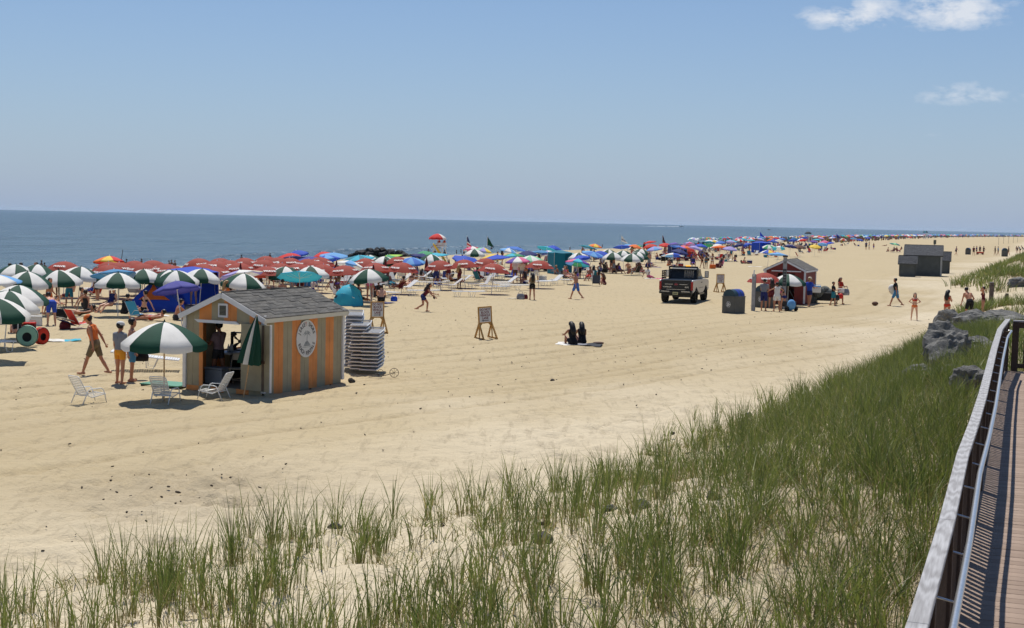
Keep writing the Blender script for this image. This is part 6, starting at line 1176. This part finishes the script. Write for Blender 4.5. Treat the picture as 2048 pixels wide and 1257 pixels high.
# the rest of the crowd: one figure or two at every umbrella, standing, sitting and lying
g = random.Random(99); GR = 'bathers in the umbrella crowd'; PH = dict(stand='standing', stroll='strolling', hips='standing hands on hips', sit='sitting on the sand', hug='sitting with knees drawn up', chair='sitting in a low chair', lie='lying on the sand', recline='reclining', phone='standing with arms folded')
TOPS = ['black', 'navy', 'maroon', 'white', 'grey', 'scarlet', 'royal blue', 'teal', 'pink', 'charcoal', 'purple', 'orange']
def crowd_person(p, ps=None):
    fem = g.random() < .5; ps = ps or g.choice(['stand', 'stroll', 'hips', 'sit', 'hug', 'chair', 'chair', 'lie', 'phone', 'sit', 'chair']); c = g.choice(TOPS)
    wear = ([('bikini', c), ('brief', c)] if g.random() < .5 else [('suit', c)]) if fem else ([('trunks', c)] if g.random() < .7 else [('tee', g.choice(TOPS)), ('trunks', c)])
    gm = 'bikini' if fem and wear[0][0] == 'bikini' else 'swimsuit' if fem else 'swim trunks' if len(wear) == 1 else 'shirt and trunks'
    rz = g.uniform(0, 6.28); person(p, rz, ps, wear, 'bather in %s %s %s in the umbrella crowd' % (wear[-1][1] if len(wear) == 1 or fem else c, gm, PH[ps]), GR, fem, skin=g.choice((0, 1, 1, 2, 2, 4)), hair=g.choice((0, 0, 1, 1, 2, 3)), long_hair=fem and g.random() < .7, h=g.uniform(1.45, 1.8))
    if ps == 'chair': c2 = g.choice(TOPS + ['blue', 'blue']); beach_chair(p + Vector((0, 0, 0)), rz, c2, c2 + ' low folding chair with a bather in the crowd', 'occupied folding chairs in the crowd')
allp = [(p, 'w') for p in WAVE_P] + [(p, 'g') for p in G_P] + [(p, 'm') for p in UMB]; n_p = 0
for p, k in allp:
    d = p.length
    if d > 520 or p.x < -30 or (d < 75 and 180 < 1024 + F * p.x / p.y < 450): continue
    cnt = g.choice((0, 1)) if k == 'w' else g.choice((1, 2, 2)) if d < 330 else g.choice((0, 1, 1))
    for _ in range(cnt):
        q = p + Vector((g.uniform(-1.9, 1.9), g.uniform(-1.6, 1.9), 0)); q.z = zt(q.x, q.y); u_, v_ = uv(q.x, q.y)
        px = 1024 + F * q.x / q.y
        if n_p < 215 and v_ < 90 and v_ > 33: crowd_person(q); n_p += 1
    if k == 'm' and g.random() < .45: q = p + Vector((g.uniform(-1.5, 1.5), g.uniform(-1.5, -.3), 0)); q.z = zt(q.x, q.y); c = g.choice(TOPS + ['blue', 'blue']); beach_chair(q, g.uniform(0, 6), c, c + ' empty low folding chair in the crowd', 'empty folding chairs in the crowd')
# clutter on the sand between the umbrellas
ITEMC = ['navy', 'black', 'red', 'blue', 'charcoal', 'teal', 'maroon', 'white', 'purple']
for k, (p, kd) in enumerate([(q_, k_) for q_, k_ in allp if 60 < q_.length < 420 and k_ != 'w'] * 2 + [(q_, k_) for q_, k_ in allp if 110 < q_.length < 380 and k_ == 'm'] * 2):
    q = p + Vector((g.uniform(-2.4, 2.4), g.uniform(-2., 2.), 0)); q.z = zt(q.x, q.y); u_, v_ = uv(q.x, q.y); c = g.choice(ITEMC)
    if v_ > 88 or v_ < 34 or g.random() < .35 or (q.y < 78 and q.x / q.y < -.2): continue
    ty = g.random()
    if ty < .45: beach_chair(q, g.uniform(0, 6), c, c + ' empty low folding chair in the crowd', 'empty folding chairs in the crowd')
    elif ty < .75: bag(q, g.uniform(0, 6), c, c + ' beach bag left on the sand in the crowd', g.uniform(.9, 1.4), 'bags in the crowd')
    else: cooler(q, g.uniform(0, 6), c, 'white', c + ' cooler with white lid in the crowd', 1., 'coolers in the crowd')
# figures strung out along the front of the crowd and on the open sand
for px, py, ps in ((1297, 557, 'sit'), (1298, 529, 'sit'), (1336, 532, 'hug'), (1356, 534, 'stand'), (1386, 533, 'chair'), (1404, 537, 'stroll'), (1412, 538, 'stand'), (1424, 537, 'hips'), (1440, 536, 'chair'), (1486, 527, 'hug'), (1490, 528, 'lie'), (1510, 505, 'stand'), (1545, 513, 'sit'), (1601, 507, 'chair'), (1617, 505, 'sit'), (1732, 500, 'stand'), (1738, 499.5, 'stand'), (1747, 499.5, 'stand'), (1774, 504, 'hug'), (1786, 505, 'chair'), (1795, 504.5, 'chair'), (1800, 504.5, 'chair'), (1770, 492.5, 'lie'), (1640, 503, 'chair'), (1648, 503, 'hug'), (1209, 570, 'hug'), (1188, 560, 'chair'), (1178, 562, 'chair'), (1133, 562, 'chair'), (1195, 561, 'sit'), (1240, 548, 'chair'), (1256, 548, 'hug'), (1272, 549, 'chair'), (1228, 547, 'sit'), (1283, 548, 'chair'), (1215, 545, 'chair')):
    crowd_person(ground(px, py), ps)
for px, py, c in ((1499, 528, 'navy'), (1425, 538, 'orange'), (1437, 536, 'maroon'), (1340, 527, 'charcoal')): cooler(ground(px, py), .3, c, 'white' if c == 'navy' else c, c + ' cooler box on the sand at the front of the crowd', 1.1)
for px, py, cs in ((1308, 558, ['white', 'pink']), (1352, 535, ['white', 'light blue']), (1510, 534, ['white']), (1296, 530, ['maroon', 'brown']), (1306, 535, ['violet'])): towel(ground(px, py), R(-75), cs, cs[0] + ' beach towel spread in front of the crowd', (.9, 1.8))
# bathers wading out: only head and shoulders clear the water
for px, py in ((83, 527), (89, 532), (253, 524), (283, 523.5), (338, 527), (343, 526), (350, 527), (483, 515), (540, 511), (857, 502), (870, 503), (889, 504), (913, 504), (922, 503), (928, 504), (983, 496), (1140, 497), (1040, 497), (1205, 492), (1290, 490)):
    d = dirof(px, py); t_ = (SEAZ + .3 - CAMZ) / d.z; q = Vector((d.x * t_, d.y * t_, SEAZ - 1.05)); person(q, g.uniform(0, 6), 'stand', [('trunks', 'navy')], 'bather standing chest deep in the sea off the crowd', 'bathers in the water', skin=2, hair=0, h=1.7)
# ================================================================== LIFEGUARD STANDS, FLAGS, JETTY, BOATS
def guard_stand(px, py, cols, label, board=True, people=True, sc=1.):
    p = by_top(px, py, 3.05 * sc); r = empty('lifeguard_stand', p, SH + R(10), label, 'lifeguard stand', scale=sc)
    for x in (-.55, .55):
        for y in (-.45, .45): MB().bar((x * 1.25, y * 1.4, -.1), (x * .9, y * .8, 1.55), .08, .08).obj('leg', WHITE, r)
        MB().bar((x * 1.1, -.6, .45), (x * 1.1, .6, .45), .05, .08).obj('side_brace', WHITE, r); MB().bar((x, -.4, 1.85), (x, .4, 1.85), .05, .08).obj('arm_rest', WHITE, r)
    for k in range(5): MB().box((0, -.36 + k * .18, 1.50), (1.2, .16, .04)).obj('seat_board', WHITE, r)
    for k in range(3): MB().box((0, -.44, 1.68 + k * .16), (1.2, .04, .12)).obj('back_board', WHITE, r)
    for k in range(4): MB().box((0, .56 - k * .04, .3 + k * .32), (1.0, .08, .05)).obj('step', WHITE, r)
    um = empty('stand_umbrella', p + Vector((-.25, 0, 1.5 * sc)), .3, label.split(' with ')[0] + ' umbrella shading its seat', 'umbrella', scale=sc * .92); put('pole', MB().tube([(0, 0, .0), (0, 0, 1.65)], .02, 6).mesh('pole'), POLE_W, um)
    for k in range(8): put('panel', PANEL['rental'], cloth(cols[k % len(cols)]), um, Matrix.Translation((0, 0, 1.66)) @ Matrix.Rotation(k * math.pi / 4, 4, 'Z'))
    if people:
        for k in (-1, 1): person(p + Vector((.28 * k + .05, 0, 1.48 * sc)), SH + R(40), 'chair', [('tank', 'scarlet'), ('trunks', 'scarlet')], 'lifeguard in red sitting on the tall white stand', 'lifeguards on the stand', skin=1, h=1.6)
    if board:
        rb = empty('rescue_board', p + Vector((.75, -.5, 0)), R(25), 'long yellow rescue board leaning against the white lifeguard stand', 'board', tilt=(0, R(-38))); mb = MB(); n = 14
        rows = [(.02 + .27 * math.sin(math.pi * (i + .35) / (n + .7)) ** .6, i / n * 2.5) for i in range(n + 1)]; mb.prism([(w_, z) for w_, z in rows] + [(-w_, z) for w_, z in rows[::-1]], -.05, .05, 'x'); mb.obj('board', cloth('yellow'), rb, .015); MB().box((0, -.3, .3), (.02, .02, .02)).obj('fin', BLACK, rb)
    return r
guard_stand(880, 467.5, ['red', 'red', 'red', 'white'], 'tall white lifeguard stand with red umbrella and yellow board'); guard_stand(1618, 463.5, ['charcoal'], 'far lifeguard stand with dark umbrella above the crowd', False, False, 1.1); guard_stand(1852, 462, ['charcoal', 'teal'], 'distant lifeguard stand with dark umbrella on the horizon', False, False, 1.4)
def flag(px, py, top, cols, label, w=.75, h=1.0, canton=None):
    p = by_top(px, py, top); r = empty('beach_flag', p, SH + R(-10), label, 'flag'); MB().tube([(0, 0, 0), (0, 0, top + .05)], .02, 5).obj('pole', POLE_W, r); n = len(cols)
    for k in range(n):   # cloth hanging in folds off a slanting hoist
        vs_ = []
        for i in range(2):
            for j in range(6): q = j / 5; z = top - h * (k + i) / n; vs_.append((w * q * (.25 + .75 * (k + i) / n), .06 * math.sin(q * 7 + k), z - .35 * q * w))
        MB().add(vs_, [(j, j + 1, j + 7, j + 6) for j in range(5)]).obj('flag_stripe', cloth(cols[k]), r)
flag(934, 472.5, 2.9, ['navy', 'navy', 'navy', 'white', 'red', 'white', 'red', 'white', 'red'], 'striped flag with navy upper part hanging by the crowd', .7, 1.6); flag(975, 473.5, 2.9, ['bottle green'], 'green flag flying above the crowd near the sea', .75, .9); flag(1243, 471, 3.0, ['white', 'white', 'grey', 'white'], 'white flag with a grey mark above the crowd', .9, .8); flag(1325, 470.5, 3.0, ['maroon', 'charcoal', 'maroon'], 'dark red flag above the crowd beyond the truck', .6, 1.1); flag(1520, 463.5, 3.4, ['royal blue'], 'blue flag high above the far crowd', 1.3, 1.0); flag(1673, 466.5, 3.3, ['royal blue', 'navy'], 'blue flag beyond the red hut at the waterline', 1.6, 1.1)
o = MB().tube([(0, 0, 0), (.28, .0, 2.25)], .02, 5).obj('bare_pole', DARK); o.location = by_top(238, 502, 2.3) if False else ground(236, 575); o.scale = (1, 1, 1.02); tag(o, 'thin dark leaning pole among the rust red umbrellas', 'pole')
j0 = None; d = dirof(768, 515); t_ = (SEAZ - CAMZ) / d.z; jc = Vector((d.x * t_, d.y * t_, SEAZ)); jt = empty('rock_jetty', jc, 0, 'dark wet rock jetty running out into the surf', 'jetty'); gj = random.Random(4)
for k in range(110):
    x = gj.triangular(-5.6, 5.2, -.5); hmax = 1.75 * max(.12, 1 - (abs(x + .4) / 6.2) ** 1.6); z = gj.uniform(-.2, hmax * .8); s = gj.uniform(.35, .8)
    o = put('rock', rock_me[gj.randrange(4)], WETROCK, jt); o.location = (x, gj.uniform(-2.2, 2.2) * (1 - z / 2.6), z - .15); o.scale = (s * 1.15, s, s * .6); o.rotation_euler = (gj.uniform(-.4, .4), gj.uniform(-.4, .4), gj.uniform(0, 6))
def boat(px, py, ln, label, hull, wake=0.):
    d = dirof(px, py); t_ = min((SEAZ - CAMZ) / d.z if d.z < -2e-4 else 9000., 9000.); p = Vector((d.x * t_, d.y * t_, SEAZ)); r = empty('motor_boat', p, R(-90 + 8), label, 'boat'); w_ = ln * .14
    secs = [(-.5, .9, .0), (-.2, 1., .0), (.15, .95, .02), (.38, .6, .06), (.5, .05, .12)]; vs_ = []
    for q, ww, zz in secs: vs_ += [(-w_ * ww * .6, q * ln, -.04 * ln + zz * ln * .3), (w_ * ww * .6, q * ln, -.04 * ln + zz * ln * .3), (w_ * ww, q * ln, ln * (.085 + zz * .4)), (-w_ * ww, q * ln, ln * (.085 + zz * .4))]
    MB().add(vs_, [(i * 4 + a, i * 4 + (a + 1) % 4, i * 4 + 4 + (a + 1) % 4, i * 4 + 4 + a) for i in range(4) for a in range(4)] + [(3, 2, 1, 0)]).obj('hull', hull, r); cb = MB().prism([(-.25 * ln, .08 * ln), (-.22 * ln, .20 * ln), (.05 * ln, .20 * ln), (.18 * ln, .1 * ln)], -w_ * .7, w_ * .7, 'x').obj('cabin', hull, r); MB().prism([(.0, .14 * ln), (.0, .18 * ln), (.07 * ln, .18 * ln), (.11 * ln, .14 * ln)], -w_ * .72, w_ * .72, 'x').obj('window', MATS['truck_glass'], cb)
    if wake:
        gw = random.Random(1); mb = MB()
        for k in range(60): q = gw.random(); mb.ell((gw.uniform(-1, 1) * (1 + 3 * q), -ln * .4 - q * wake, 0), (1.6 + 2 * q, wake * .035, (1.1 - .9 * q) * gw.uniform(.4, 1.2)), 6)
        o = mb.obj('boat_wake', mat('wake_foam', (.75, .78, .8), .9, .05)); o.location = p; o.rotation_euler = (0, 0, R(-82)); tag(o, 'white foaming wake trailing behind the speeding boat', 'wake', kind='stuff')
BW = mat('boat_white', (.7, .7, .7), .4, .05); boat(1363, 454.5, 14, 'white motor boat trailing a long wake near the horizon', BW, 95); boat(1216, 448.2, 13, 'small white boat on the horizon left of the wake', BW, 22); boat(1538, 460.5, 7, 'small dark boat low on the water beyond the crowd', mat('boat_dark', (.06, .07, .08), .5)); boat(150, 424.5, 9, 'tiny white boat alone on the open sea', BW)
# ================================================================== AIR
hz = MB().box((2000, 4500, 11.), (46000, 46000, 50.))
hm = bpy.data.materials.new('sea_air'); hm.use_nodes = True; t = hm.node_tree; t.nodes.clear(); ou = N(t, 'ShaderNodeOutputMaterial'); pv = N(t, 'ShaderNodeVolumePrincipled'); pv.inputs['Color'].default_value = (.70, .85, 1., 1); pv.inputs['Density'].default_value = HAZE_D if 'HAZE_D' in globals() else .000022; pv.inputs['Anisotropy'].default_value = .2; L(t, pv.outputs[0], ou.inputs['Volume'])
ho = tag(hz.obj('haze', hm), 'thin sea haze', None, kind='stuff')
